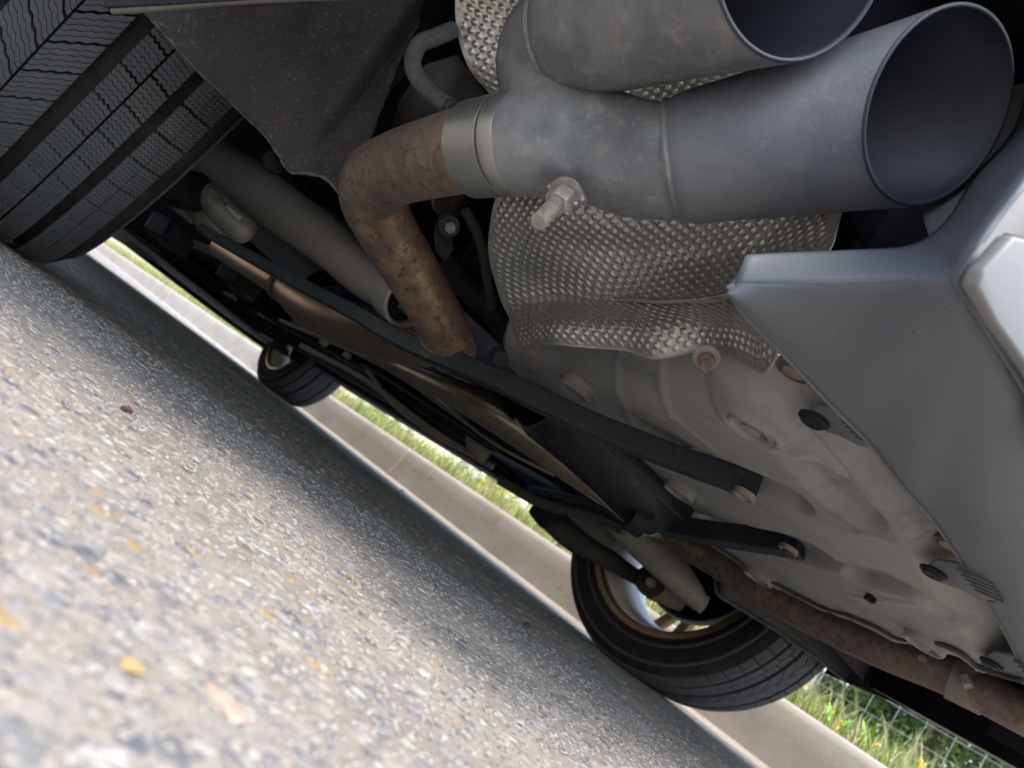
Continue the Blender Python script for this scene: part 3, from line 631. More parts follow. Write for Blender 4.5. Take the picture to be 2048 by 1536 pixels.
# pull the border vertices onto the outline so the edge is clean
idx = -np.ones((ny, nx), int); keep = IN.copy()
near = (~IN) & (D < .0032)
vid = 0; V = []
for j in range(ny):
    for i in range(nx):
        if keep[j, i] or near[j, i]:
            x, y = GX[j, i], GY[j, i]
            if D[j, i] < .0032:
                best = None
                for k in range(len(PP)):
                    a, b = PP[k], PP[(k+1) % len(PP)]; ab = b-a; t = min(1, max(0, ((x-a[0])*ab[0]+(y-a[1])*ab[1])/(ab@ab))); q = a+ab*t; dd_ = math.hypot(*(q-(x, y)))
                    if best is None or dd_ < best[0]: best = (dd_, q)
                x, y = best[1]
            idx[j, i] = vid; vid += 1; V.append((x, y, GZ[j, i]))
Fc = [(idx[j, i], idx[j, i+1], idx[j+1, i+1], idx[j+1, i]) for j in range(ny-1) for i in range(nx-1) if min(idx[j, i], idx[j, i+1], idx[j+1, i+1], idx[j+1, i]) >= 0]
V = np.array(V)
tray = mk('undertray', V, Fc, M['tray'], car, solid=.003, sharp=70, fix=False)
def tz(x, y):
    i = int(np.clip(round((x-xs_[0])/(xs_[1]-xs_[0])), 0, nx-1)); j = int(np.clip(round((y-ys_[0])/(ys_[1]-ys_[0])), 0, ny-1)); return GZ[j, i]
def attz(a, b, off=0):
    p = at(a, b, z=ZT)
    for _ in range(6): p = at(a, b, z=tz(p[0], p[1])+off)
    return p
for (a, b), r in PLUGS:
    c = attz(a, b); v, f = lathe(c+[0, 0, -.0045], (0, 0, -1), [(-.008, r+.001), (.004, r), (.0068, r-.0015), (.0068, r-.0048), (.005, r-.0062), (-.002, r-.0066), (-.002, .0088), (.0055, .0078), (.0062, .006), (.0062, .0001)], 40); mk('push_clip', v, f, M['tray'], car, sharp=60)
c = attz(1745, 1190); v, f = join(boxv(c+[-.006, 0, -.002], c+[.006, 0, -.002], .004, .012), boxv(c+[0, -.006, -.002], c+[0, .006, -.002], .004, .012)); mk('cross_clip', v, f, M['black'], car)
# rolled rim along the tray's forward edge
rim = [at(a, b, z=ZT-.004) for a, b in trp[9:-1]]; tube('tray_edge', rim, .0028, M['trayd'], car, seg=8, n=60)

# ---------------- heat shields
def shield():
    low = [(1040, 700), (1066, 704), (1086, 690), (1112, 688), (1180, 695), (1250, 700), (1310, 717), (1400, 700), (1440, 703), (1480, 718), (1512, 738), (1534, 743), (1562, 705)]
    rows = [[(915, -60, .60), (1100, -60, .59), (1300, -60, .575), (1500, -60, .54), (1700, -60, .49)],
            [(912, 40, .61), (1100, 60, .60), (1300, 60, .58), (1500, 60, .535), (1700, 60, .48)],
            [(935, 130, .62), (1110, 150, .61), (1300, 160, .59), (1500, 160, .54), (1700, 160, .47)],
            [(995, 220, .64), (1150, 240, .615), (1300, 250, .585), (1500, 250, .53), (1695, 260, .46)],
            [(1005, 330, .65), (1150, 330, .62), (1300, 340, .59), (1500, 350, .525), (1688, 350, .45)],
            [(985, 420, .67), (1130, 420, .62), (1290, 430, .59), (1500, 430, .52), (1682, 430, .435)],
            [(978, 500, .70), (1110, 500, .655), (1280, 510, .61), (1480, 510, .535), (1668, 490, .43)],
            [(1000, 590, .735), (1120, 595, .685), (1285, 600, .605), (1460, 595, .522), (1625, 570, .430)]]
    nc = len(low); ctrl = []
    for r in rows: ctrl.append([at(a, b, d=c) for a, b, c in cr(r, nc)])
    fl = np.array([(x, 648+(y-700)*.45, 0) for x, y in low]); dl = cr([[.735], [.655], [.575], [.497], [.42]], nc)[:, 0]
    d2 = cr([[.735], [.655], [.576], [.498], [.418]], nc)[:, 0]
    ctrl.append([at(max(a-4 if k > 1 else a-12, 1020), b, d=d2[k]) for k, (a, b, _) in enumerate(fl)]); ctrl.append([at(a, b, d=dl[k]) for k, (a, b) in enumerate(low)])
    nu, nv = 620, 560
    V, _ = patch(ctrl, nu, nv); A = V.reshape(nv, nu, 3)
    du = np.gradient(A, axis=1); dv = np.gradient(A, axis=0); Nn = np.cross(du, dv); Nn /= np.linalg.norm(Nn, axis=2)[..., None]
    s = np.cumsum(np.linalg.norm(du, axis=2), axis=1); t = np.cumsum(np.linalg.norm(dv, axis=2), axis=0)
    s = s-s[:, nu//2:nu//2+1]
    nzv = np.array([[noise.noise(Vector((float(a)*9, float(b)*9, 0))) for a, b in zip(s[j, ::20], t[j, ::20])] for j in range(0, nv, 20)])
    nz2 = np.array([[noise.noise(Vector((float(a)*28, float(b)*28, 5))) for a, b in zip(s[j, ::20], t[j, ::20])] for j in range(0, nv, 20)])
    def upz(z):
        z = cr(z[:, :, None], nv); return np.swapaxes(cr(np.swapaxes(z, 0, 1), nu), 0, 1)[..., 0]
    nzv, nz2 = upz(nzv), upz(nz2)
    a = .55; p = .0054; q1 = (s*math.cos(a)+t*math.sin(a)+.0012*nz2)/p; q2 = (-s*math.sin(a)+t*math.cos(a)+.0012*nzv)/p
    dim = (np.cos(2*pi*q1/1.35)+np.cos(2*pi*q2/1.35))/2; dim = 1.7*np.clip(dim, -.08, 1)-.3
    # dimples stretch to pleats where the sheet was bent
    pleat = np.clip((nzv-.2)*3, 0, 1); dim = dim*(1-.3*pleat)+.35*pleat*np.cos(2*pi*q2/1.35)
    du_ = np.minimum(np.arange(nu), nu-1-np.arange(nu))[None, :]/22.; dv_ = (nv-1-np.arange(nv))[:, None]/26.
    amp = .00080*np.clip(np.minimum(du_, 1), .12, 1)*np.clip(dv_, .12, 1)*(1+.25*nz2)
    h = amp*dim+.0016*nz2+.0045*nzv
    # long diagonal folds
    for c0, wd, hh in ((.10, .004, .001),):
        h += hh*np.exp(-(((s*math.sin(.85)+t*math.cos(.85))-(t.mean()*math.cos(.85)+c0))/wd)**2)*.6
    A = A-Nn*h[..., None]
    me = bpy.data.meshes.new('heat_shield'); 
    o = big_mesh('heat_shield', A.reshape(-1, 3), np.array(grid_faces(nu, nv)), M['foil']); reparent(o, car)
    m_ = o.modifiers.new('solid', 'SOLIDIFY'); m_.thickness = .0006; m_.offset = 0
    tube('folded_hem', A[-1, ::8], .0011, M['foil'], o, seg=8)
    return o
shield()

# ---------------- exhaust: twin tips, joined body, collar, clamp, pipes
TN = np.array([-.0736, -.9645, -.2544]); TN /= np.linalg.norm(TN)
def ring(c, n, r, seg=72, e=1.0):
    a, u, v = disc_axes(n); t = np.arange(seg)*2*pi/seg; return np.array(c)+r*(np.cos(t)[:, None]*u*e+np.sin(t)[:, None]*v)
def tip(c, base, rb, axis, r=.05, m_='tip'):
    c = np.array(c); base = np.array(base); ax = np.array(axis)/np.linalg.norm(axis); n = 26; out = []
    for k in range(n):
        t = k/(n-1); nn = ax*(1-t)+TN*t; nn /= np.linalg.norm(nn); p = base*(1-t)+c*t; rr = rb+(r-rb)*(t**1.3); 
        if t < .10: rr *= 1-.10*(1-t/.10)**2
        out.append(ring(p, nn, rr))
    lip = [ring(c+TN*.0012, TN, r-.0005), ring(c+TN*.001, TN, r-.0022)]
    inn = [ring(base*(1-t)+c*t, (lambda q: q/np.linalg.norm(q))(ax*(1-t)+TN*t), rb-.0022+(r-rb)*(t**1.3)) for t in np.linspace(1, 0, 14)]
    V = np.concatenate(out); o = mk('exhaust_tip', V, grid_faces(72, len(out), True), M[m_], car, sharp=60)
    V = np.concatenate([out[-1]]+lip+[ring(c-TN*.003, TN, r-.0026)]); mk('rolled_lip', V, grid_faces(72, 4, True), M['tipin'], o, sharp=80)
    V = np.concatenate([lip[1]]+inn+[ring(base, ax, .001)]); mk('tip_lining', V, grid_faces(72, len(inn)+2, True), M['tipin'], o, sharp=60)
    return o
B1 = at(1345, 325, d=.437); B2 = at(1135, 70, d=.452)
C1 = np.array([-.50245, -.84936, .37093]); C2 = np.array([-.61411, -.82378, .35701])
tip(C1, B1, .0375, C1-B1); tip(C2, B2, .0385, C2-B2, m_='tipdust')
# joined Y body by voxel remesh of overlapping tubes
def ybody():
    n0 = at(1000, 292, d=.475); nb = at(1100, 280, d=.462)
    d1 = (C1-B1)/np.linalg.norm(C1-B1); d2 = (C2-B2)/np.linalg.norm(C2-B2)
    parts = [sweep([n0, nb, at(1180, 290, d=.458), at(1270, 318, d=.447), B1, B1+d1*.010], [.0315, .0325, .0340, .0345, .0335, .0330], 40, 30),
             sweep([n0, nb, at(1110, 215, d=.468), at(1095, 120, d=.474), B2, B2+d2*.012], [.0315, .0325, .0325, .0335, .0345, .034], 40, 30)]
    V, Fc = join(*parts); me = meshdata('tmp', V, Fc, M['tip']); o = bpy.data.objects.new('exhaust_body', me); COL.objects.link(o)
    m1 = o.modifiers.new('r', 'REMESH'); m1.mode = 'VOXEL'; m1.voxel_size = .0016; m1.use_smooth_shade = True
    m2 = o.modifiers.new('s', 'SMOOTH'); m2.iterations = 9; m2.factor = .5
    dg = bpy.context.evaluated_depsgraph_get(); ev = o.evaluated_get(dg); nm = bpy.data.meshes.new_from_object(ev); o.modifiers.clear(); o.data = nm
    V = np.empty(len(nm.vertices)*3); nm.vertices.foreach_get('co', V); V = V.reshape(-1, 3)
    def dent(p, r, h):
        nonlocal V
        d = np.linalg.norm(V-p, axis=1); V = V+(np.array(p)-np.array(nb))/1*0-F_*0+np.exp(-(d/r)**2)[:, None]*F_*h
    dent(at(1185, 268, d=.42), .018, .007); dent(at(1290, 262, d=.41), .011, -.004); dent(at(1105, 345, d=.44), .010, -.004); dent(at(1075, 250, d=.44), .010, .004); dent(at(1240, 350, d=.41), .012, .003)
    c = V.mean(0); nm.vertices.foreach_set('co', (V-c).ravel()); nm.materials.clear(); nm.materials.append(M['tipdust']); nm.shade_smooth(); nm.update()
    o.parent = car; o.location = c-np.array(CARC); WORLD[o.name] = c
    return o
yb = ybody()
for Bx, Cx, r in ((B1, C1, .0378), (B2, C2, .0388)):        # weld beads
    a = (Cx-Bx)/np.linalg.norm(Cx-Bx); t = np.arange(97)*2*pi/96; ax, u, v = disc_axes(a)
    P = [Bx+a*.0015+(r*.900+.0002*math.sin(q*31))*(math.cos(q)*u+math.sin(q)*v) for q in t]; tube('weld_bead', P, .0027, M['tipdust'], yb, seg=6, caps=False)
# collar and clamp
A0, A1 = at(948, 300, d=.492), at(1032, 287, d=.47); ax = (A1-A0)/np.linalg.norm(A1-A0); Lc = np.linalg.norm(A1-A0)
V, Fc = lathe(A0, ax, [(.0, .0295), (.0005, .0315), (Lc*.78, .0322), (Lc*.80, .0310), (Lc*.84, .0310), (Lc*.86, .0326), (Lc*1.10, .0326), (Lc*1.16, .031)], 72); mk('pipe_collar', V, Fc, M['collar'], car, sharp=50)
V, Fc = lathe(A0, ax, [(Lc*.795, .0308), (Lc*.795, .0322), (Lc*.85, .0322), (Lc*.85, .0308)], 72); mk('collar_gap', V, Fc, M['trayd'], car)
cb = at(1128, 388, d=.43)   # clamp ears + bolt
bdir = at(1082, 442, d=.40)-at(1128, 388, d=.425)
b0 = at(1140, 378, d=.43); b1 = at(1076, 445, d=.395); bd = (b1-b0)/np.linalg.norm(b1-b0); bl = np.linalg.norm(b1-b0)
cl = empty('pipe_clamp', b0, car)
prof = []; zz = bl*.42
while zz < bl: prof += [(zz, .0035), (zz+.0005, .0048), (zz+.0011, .0048), (zz+.0016, .0035)]; zz += .0022
prof += [(bl, .0038), (bl+.0004, .0001)]
V, Fc = lathe(b0, bd, [(0, .004)]+prof, 20); mk('threaded_bolt', V, Fc, M['bolt'], cl, sharp=15)
V, Fc = lathe(b0, bd, [(bl*.20, .0001), (bl*.20, .0075), (bl*.26, .0083), (bl*.42, .0083), (bl*.48, .0072), (bl*.48, .0001)], 6); mk('nut', V, Fc, M['bolt'], cl, sharp=20, bevel=.0006)
V, Fc = lathe(b0, bd, [(bl*.12, .0001), (bl*.12, .0098), (bl*.18, .0098), (bl*.20, .0001)], 24); mk('washer', V, Fc, M['bolt'], cl, sharp=30)
ear = P3([(1090, 372, .435), (1140, 366, .43), (1160, 378, .428), (1168, 402, .425), (1155, 412, .424), (1120, 412, .424)]); plate(ear, 'clamp_ear', M['collar'], cl, .003, bevel=.0008)
tube('clamp_fold', P3([(1098, 376, .432), (1140, 368, .428), (1158, 384, .425), (1166, 406, .423)]), .0028, M['collar'], cl, seg=10, n=16)
# rusty pipe: collar -> elbow -> down towards cross pipe
pe = P3([(1010, 290, .478), (948, 297, .497), (860, 318, .545), (795, 337, .595), (752, 362, .63), (747, 402, .655), (775, 462, .685), (822, 540, .73), (868, 620, .785), (896, 676, .83)])
Vp, Fp = sweep(pe, [.0285, .0285, .0285, .0288, .0295, .0290, .0278, .0275, .0275, .0275], 48, 90); 
# split at the elbow: brown straight run, gold-tinted lower run
half = 48*47
mk('exhaust_pipe', Vp[:half+48], grid_faces(48, half//48+1, True), M['rust'], car, sharp=180)
mk('exhaust_pipe', Vp[half:], grid_faces(48, 90-half//48, True), M['rust_gold'], car, sharp=180, label='lower run of the rusty tailpipe with golden heat tint')
V, Fc = sweep(pe[-3:], [.0295, .030, .0295], 40, 6); V2 = V; 
tube('pipe_joint', P3([(888, 660, .82), (905, 700, .86)]), .0295, M['rust'], car, seg=40)
# transverse resonator pipe below centre
fat = P3([(440, 495, 1.36), (520, 545, 1.28), (565, 572, 1.24), (620, 612, 1.18), (700, 650, 1.12), (790, 680, 1.07), (860, 690, 1.02), (930, 680, .98)])
tube('resonator_pipe', fat[:3], .020, M['rustdark'], car, seg=32, n=14); tube('resonator', fat[2:], [.022, .033, .035, .034, .030, .022], M['rustdark'], car, seg=40, n=40)
# long golden-brown silencer running across behind the brace
sil = P3([(740, 705, 1.36), (837, 750, 1.28), (905, 782, 1.22), (980, 822, 1.17), (1080, 885, 1.14), (1180, 955, 1.16), (1320, 1055, 1.25)])
tube('rear_silencer', sil, [.014, .019, .024, .027, .028, .027, .020], M['gold'], car, seg=40, n=50)
tube('resonator_flange', [fat[2]-(fat[3]-fat[2])*.06, fat[2]+(fat[3]-fat[2])*.06], .027, M['rustbolt'], car, seg=28)
tube('silencer_seam', P3([(560, 640, 1.5), (700, 700, 1.42), (800, 752, 1.36), (905, 825, 1.28), (1000, 893, 1.22), (1110, 950, 1.2)]), .004, M['gold'], car, seg=8, n=40)
V, Fc = patch([P3([(720, 725, 1.62), (800, 775, 1.55), (900, 838, 1.48), (1000, 905, 1.42)]), P3([(728, 735, 1.70), (805, 795, 1.64), (880, 850, 1.58), (960, 900, 1.50)]), P3([(742, 742, 1.62), (790, 810, 1.55), (860, 868, 1.48), (950, 925, 1.42)])], 40, 16)
mk('tunnel_heat_shield', V, Fc, M['trayd'], car, sharp=180, solid=.002, fix=False)
tube('shield_rim', P3([(735, 742, 1.60), (785, 808, 1.53), (860, 866, 1.46), (955, 918, 1.40)]), .0035, M['arm'], car, seg=8, n=24)
tube('fuel_line', P3([(600, 690, 1.6), (730, 760, 1.6), (850, 850, 1.5), (935, 905, 1.45), (985, 935, 1.42)]), .006, M['arm'], car, seg=8, n=24)
plate(P3([(930, 868, 1.44), (985, 905, 1.42), (962, 930, 1.42), (935, 905, 1.44)]), 'shield_tab', M['arm'], car, .002)
tube('cable_guide', P3([(1000, 960, 1.45), (1080, 1005, 1.4), (1180, 1030, 1.35), (1250, 1060, 1.3)]), .010, M['trayd'], car, seg=10, n=20)
plate(P3([(636, 682, 1.5), (652, 672, 1.5), (662, 686, 1.5), (648, 695, 1.5)]), 'jack_tab', M['alu'], car, .004)
tube('line_clip', P3([(688, 706, 1.5), (700, 716, 1.5)]), .006, M['alu'], car, seg=8)
for a, b, a2, b2 in ((517, 627, 528, 635), (448, 585, 462, 592), (463, 588, 472, 600), (520, 668, 545, 682)): tube('clip', P3([(a, b, 2.0), (a2, b2, 2.0)]), .004, M['silver'], car, seg=6)
# right tailpipe with clamp
rp = [at(1290, 1040, d=1.40), at(1352, 1078, d=1.35), at(1440, 1128, d=1.26), at(1600, 1222, d=1.13), at(1760, 1297, d=1.02), at(1900, 1352, d=.95), at(2060, 1432, d=.88), at(2160, 1482, d=.84)]
Vr, Fr = sweep(rp, .0255, 40, 80); k0 = 40*36
mk('tailpipe', Vr[:k0+40], grid_faces(40, 37, True), M['rust_gold'], car, sharp=180, label='forward run of the far tailpipe, mottled gold and brown')
mk('tailpipe', Vr[k0:], grid_faces(40, 80-36, True), M['rust'], car, sharp=180)
q0, q1 = at(1905, 1355, d=.947), at(1975, 1388, d=.92)
tube('tailpipe_sleeve', [q0, q1], .028, M['arm'], car, seg=40)
V, Fc = boxv(at(1928, 1350, d=.915), at(1938, 1375, d=.905), .02, .012); mk('sleeve_clamp', V, Fc, M['bolt'], car, bevel=.002)
tube('hanger_pin', [at(1868, 1292, d=.97), at(1845, 1318, d=.95)], .006, M['rust'], car, seg=12)

# ---------------- bumper skirt with cut-out for the tips
lipL = [(1461, 572), (1485, 621), (1567, 706), (1621, 764), (1676, 822), (1738, 884), (1809, 975), (1874, 1049), (1946, 1158), (1997, 1240), (2031, 1305), (2060, 1365), (2110, 1450)]
crest = [(1470, 570), (1600, 567), (1760, 564), (1905, 561), (1945, 622), (1990, 690), (2048, 790), (2110, 890), (2200, 1040)]
L3 = cr([at(a, b, y=-.848) for a, b in lipL], 60); 
# lower face: ruled between the lip and the rear crease
cre = []
ycr = [-.848, -.875, -.905, -.935, -.938, -.94, -.94, -.94, -.94]
for (a, b), yy in zip(crest, ycr): cre.append(at(a, b, y=yy))
C3 = cr(cre, 60)
A = np.array([[L3[i]*(1-t)+C3[i]*t+np.array([0, 0, -.004*math.sin(pi*t)]) for i in range(60)] for t in np.linspace(0, 1, 14)])
mk('bumper_lower_face', A.reshape(-1, 3), grid_faces(60, 14), M['bumper'], car, sharp=180, solid=.0025, fix=False)
# turned lip along forward edge
tube('bumper_lip', L3, .0018, M['bumper'], car, seg=10, n=80)
mk('bumper_flange', np.array([L3, L3+np.array([.006, .006, .014])]).reshape(-1, 3), grid_faces(60, 2), M['bumper'], car, solid=.002, fix=False)
# cut-out wall from crease up to the inner edge
creA = [(1470, 570, -.848), (1600, 567, -.875), (1760, 564, -.905), (1905, 561, -.935), (1950, 500, -.94), (2000, 430, -.942), (2048, 368, -.944), (2120, 270, -.944), (2200, 120, -.944)]
inA = [(1490, 513, .335), (1600, 509, .345), (1740, 503, .36), (1810, 497, .375), (1862, 474, .39), (1905, 430, .40), (1955, 350, .425), (2040, 240, .46), (2075, 60, .52)]
a3 = cr([at(a, b, y=c) for a, b, c in creA], 50); b3 = cr([at(a, b, d=c) for a, b, c in inA], 50)
A = np.array([a3*(1-t)+b3*t for t in np.linspace(0, 1, 8)]); mk('bumper_cutout_edge', A.reshape(-1, 3), grid_faces(50, 8), M['bumper'], car, sharp=180, solid=.0025, fix=False)
c3 = b3+np.array([.006, .03, .0])*np.clip((np.arange(50)-24)/12, 0, 1)[:, None]+[.0, .0, .0005]; A = np.array([b3*(1-t)+c3*t for t in np.linspace(0, 1, 4)]); mk('cutout_inner_wall', A.reshape(-1, 3), grid_faces(50, 4), M['bumpin'], car, sharp=180, solid=.002, fix=False)
tube('crease_bead', cr(np.array(cre[:4]), 20), .0008, M['bumper'], car, seg=8)
# bright rear edge of bumper and inset silver panel
ins = [(1935, 572, -.945), (1950, 540, -.946), (2012, 470, -.948), (2060, 482, -.95), (2200, 520, -.95), (2200, 1000, -.95), (2048, 742, -.948), (1975, 642, -.946)]
back = [(1905, 561), (1950, 500), (2000, 430), (2048, 368), (2200, 170), (2400, 100), (2400, 1300), (2200, 1040), (2048, 790), (1945, 622)]
plate([at(a, b, y=-.9405) for a, b in back], 'bumper_rear_face', M['bumper'], car, .002)
plate([at(a, b, y=c-.002) for a, b, c in ins], 'inset_panel', M['silver'], car, .006, bevel=.0015)
plate([at(a+(-4 if a < 1990 else 0 if a < 2100 else -110), b-4 if b < 600 else b+3, y=-.9425) for a, b, c in ins], 'inset_gap', M['black'], car, .001)
# the lower bumper carries on across the car to its far corner
e0, e1 = L3[-1], C3[-1]; xx = np.linspace(0, 1, 14)
rows = [[(e[0]*(1-t)+.86*t, e[1]*(1-t)+(yy+.10*max(0, t-.7))*t, e[2]*(1-t)+zz_*t) for t in xx] for e, yy, zz_ in ((e0, -.80, .30), (e0*.5+e1*.5, -.86, .30), (e1, -.90, .31), (e1+np.array([0, -.004, .10]), -.90, .42), (e1+np.array([0, -.004, .30]), -.90, .55))]
V, Fc = patch(rows, 40, 20); mk('bumper_far_section', V, Fc, M['bumper'], car, solid=.003, sharp=50)
# remaining rear bumper above & left (outside the frame)
V, Fc = patch([[(x, -.93+.10*max(0, abs(x)-.7)**1.2*4, z) for x in np.linspace(-.88, .88, 13)] for z in (.50, .6, .72)], 30, 8); mk('rear_bumper', V, Fc, M['silver'], car, solid=.004)
# inner bumper wall behind cut-out, dark
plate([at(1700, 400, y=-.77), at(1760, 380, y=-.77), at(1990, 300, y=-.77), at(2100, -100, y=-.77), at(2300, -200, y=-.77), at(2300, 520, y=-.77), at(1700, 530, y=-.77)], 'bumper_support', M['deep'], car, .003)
plate([(-.52, -.78, .36), (-.40, -.78, .36), (-.40, -.78, .5), (-.52, -.78, .5)], 'bracket', M['deep'], car, .003)
# far right rear corner of the bumper, seen from inside
lowR = [(1649, 1346, .88), (1685, 1362, .885), (1758, 1393, .885), (1861, 1437, .88), (1963, 1466, .87), (2048, 1508, .85), (2200, 1585, .80)]
a3 = [at(a, b, x=c) for a, b, c in lowR]; b3 = [p+np.array([.0, .0, .22]) for p in a3]
mk('bumper_corner', np.array([a3, b3]).reshape(-1, 3), grid_faces(7, 2), M['black'], car, solid=.006, fix=False)
# ---------------- screws & tabs along the bumper joint
for k, (a, b) in enumerate(((1632, 832), (1870, 1138), (1985, 1322))):
    c = attz(a, b, -.008); t = empty('bumper_tab', c, car); zt = c[2]
    e = [at(a-16, b+2, z=zt), at(a-12, b-12, z=zt), at(a+4, b-20, z=zt), at(a+45, b-12, z=zt), at(a+110, b+12, z=zt), at(a+150, b+62, z=zt), at(a+95, b+60, z=zt), at(a+50, b+38, z=zt), at(a+10, b+24, z=zt), at(a-8, b+16, z=zt)]
    plate(e, 'tab_plate', M['bumpin'], t, .003, bevel=.001)
    for j in range(5):
        p0 = at(a+44+j*9, b-2+j*10, z=zt-.003); p1 = at(a+118+j*5, b+28+j*9, z=zt-.003); v, f = boxv(p0, p1, .0016, .004); mk('tab_rib', v, f, M['bumpin'], t)
    v, f = lathe(c+[0, 0, -.002], (0, 0, -1), [(0, .0001), (0, .0105), (.002, .0105), (.003, .008), (.0045, .0075), (.0045, .003), (.003, .0001)], 24); mk('screw', v, f, M['black'], t, sharp=30)
for a, b in ((1590, 741), (1899, 1088), (1962, 1184)):
    c = attz(a, b, -.004); v, f = lathe(c, (0, 0, -1), [(-.003, .011), (.0015, .0115), (.002, .0095), (.0, .0085), (.0, .0001)], 20); mk('nut_seat', v, f, M['trayd'], car); v, f = lathe(c, (0, 0, -1), [(.0001, .0001), (.0001, .0075), (.0022, .007), (.0022, .0001)], 8); mk('rusty_nut', v, f, M['rustbolt'], car, sharp=30)
# studs holding the heat shield
for a, b, d in ((1068, 683, .715), (1413, 716, .507)):
    p = at(a, b, d=d); q = at(a-4, b+20, d=d-.012); t = empty('shield_stud', p, car); dr = (q-p)/np.linalg.norm(q-p)
    v, f = lathe(p-dr*.001, dr, [(0, .0001), (0, .0085), (.0012, .0095), (.0022, .008), (.0022, .0001)], 24); mk('washer', v, f, M['arm'], t)
    v, f = lathe(p, dr, [(.002, .0001), (.002, .006), (.006, .0055), (.007, .0035), (.010, .0038), (.013, .003), (.016, .0034), (.018, .002), (.0185, .0001)], 12); mk('stud', v, f, M['rustbolt'], t, sharp=50)

# ---------------- braces and channel plate
def dA(x): return 1/(1.096+(x-440)*.00027)
bA = cr([at(a, b, d=dA(a)) for a, b in ((400, 455), (439, 479), (576, 555), (713, 628), (781, 668), (859, 704), (992, 758), (1064, 793), (1192, 853), (1363, 920), (1518, 976))], 60)
mk('floor_brace', *bar(bA, .020, .024, sc=np.clip(np.linspace(.45, 1.25, 60), .5, 1)), M['brace'], car, bevel=.0015, sharp=30)
bB = cr([at(1325, 1050, d=1.02), at(1420, 1066, d=.96), at(1606, 1092, d=.86)], 14); mk('floor_brace', *bar(bB, .022, .027), M['brace'], car, bevel=.0015, sharp=30)
for a, b, d in ((1490, 988, .705), (1578, 1098, .862), (1068, 800, .90)):
    c = at(a, b, d=d-.006); v, f = lathe(c, (0, 0, -1), [(-.002, .0001), (-.002, .0115), (.0035, .0115), (.004, .009), (.001, .0085), (.001, .0001)], 24); mk('brace_bolt', v, f, M['bolt'], car, sharp=30)
ch = [(1030, 838, .93), (1051, 855, .93), (1075, 848, .92), (1105, 834, .90), (1126, 841, .90), (1160, 858, .90), (1194, 882, .90), (1263, 947, .92), (1330, 1005, .96), (1374, 1046, .99), (1331, 1053, 1.0), (1297, 1070, 1.0), (1242, 1036, 1.0), (1190, 985, .98), (1126, 926, .96), (1058, 872, .94)]
t = empty('crossmember_plate', at(1200, 940, d=.95), car)
plate(P3(ch), 'web', M['brace'], t, .003)
tube('web_edge', P3(ch[0:1]+ch[1:10]), .0016, M['trayd'], t, seg=6, n=60); tube('web_edge', P3([ch[0]]+ch[:9:-1]), .0018, M['tray'], t, seg=6, n=50)
fl = P3(ch[4:10]); mk('flange', np.array([fl, [p+np.array([.01, .01, .035]) for p in fl]]).reshape(-1, 3), grid_faces(6, 2), M['brace'], t, solid=.003, fix=False)
pk = P3([(1000, 800, .98), (1015, 785, .98), (1060, 800, .97), (1130, 850, .95), (1105, 832, .94), (1075, 846, .94), (1051, 853, .94), (1020, 835, .97)]); plate(pk, 'pocket', M['deep'], t, .002)
tube('bump_stop', P3([(1262, 1030, .985), (1290, 1048, .985)]), .022, M['black'], t, seg=16)

# ---------------- left suspension
arm = [at(385, 290, d=1.0), at(470, 345, d=.97), at(560, 415, d=.94), at(650, 480, d=.91), at(720, 545, d=.88), at(775, 590, d=.865)]
t = empty('control_arm', arm[3], car)
tube('arm', arm, [.040, .041, .040, .037, .031, .026], M['arm'], t, seg=28, n=36, r2=[.029, .031, .031, .029, .025, .020])
tube('casting_seam', [at(a, b, d=d) for a, b, d in ((440, 320, .95), (540, 392, .915), (640, 470, .885), (765, 565, .85))], .0008, M['alu'], t, seg=5, n=20)
bc = at(805, 600, d=.85); axb = np.array([.15, -.95, -.1])
v, f = lathe(bc, axb, [(-.02, .029), (.012, .030), (.014, .027), (.012, .0245), (-.02, .0245)], 48); mk('bush_ring', v, f, M['alu'], t, sharp=40)
v, f = lathe(bc, axb, [(.0, .0245), (.006, .020), (.006, .012), (.012, .012), (.012, .0001)], 40); mk('rubber_bush', v, f, M['black'], t)
v, f = lathe(bc, axb, [(.010, .0125), (.016, .0125), (.016, .009), (.022, .009), (.0235, .007), (.0235, .0001)], 6); mk('bolt_head', v, f, M['bolt'], t, sharp=20)
# spring seat / lower mount with label
t = empty('damper_mount', at(440, 420, d=1.0), car)
v, f = boxv(at(352, 378, d=.98), at(402, 385, d=.95), .055, .05, up=tuple(U_)); mk('end_cap', v, f, M['black'], t, bevel=.010)
tube('housing', P3([(395, 360, .99), (425, 395, .97), (465, 440, .95), (490, 464, .94), (500, 473, .938)]), [.019, .0205, .020, .017, .005], M['alu'], t, seg=28, n=24)
for k, (a, b) in enumerate((((398, 392), (470, 474)), ((386, 402), (452, 478)), ((372, 404), (436, 474)))):
    tube('housing_rib', P3([(a[0], a[1], .985), ((a[0]+b[0])/2, (a[1]+b[1])/2+3, .965), (b[0], b[1], .95)]), [.007, .010, .006], M['alu' if k < 2 else 'arm'], t, seg=12, n=16)
tube('return_spring_arm', P3([(312, 380, 1.05), (350, 412, 1.03), (385, 440, 1.02)]), .006, M['arm'], t, seg=8)
st = P3([(412, 372, .945), (421, 368, .945), (484, 433, .915), (477, 442, .915)]); plate(st, 'paper_label', M['sticker'], t, .0008)
lb = np.array(st)
for k in range(18):
    u = .06+k*.05; p = lb[1]*(1-u)+lb[2]*u; q = lb[0]*(1-u)+lb[3]*u; e = p*.95+q*.05-F_*.0012; e2 = p*.62+q*.38-F_*.0012
    v, f = boxv(e, e2, .0007+.0006*(k % 3), .0004, up=tuple(-F_)); mk('label_print', v, f, M['ink'], bpy.data.objects['paper_label'])
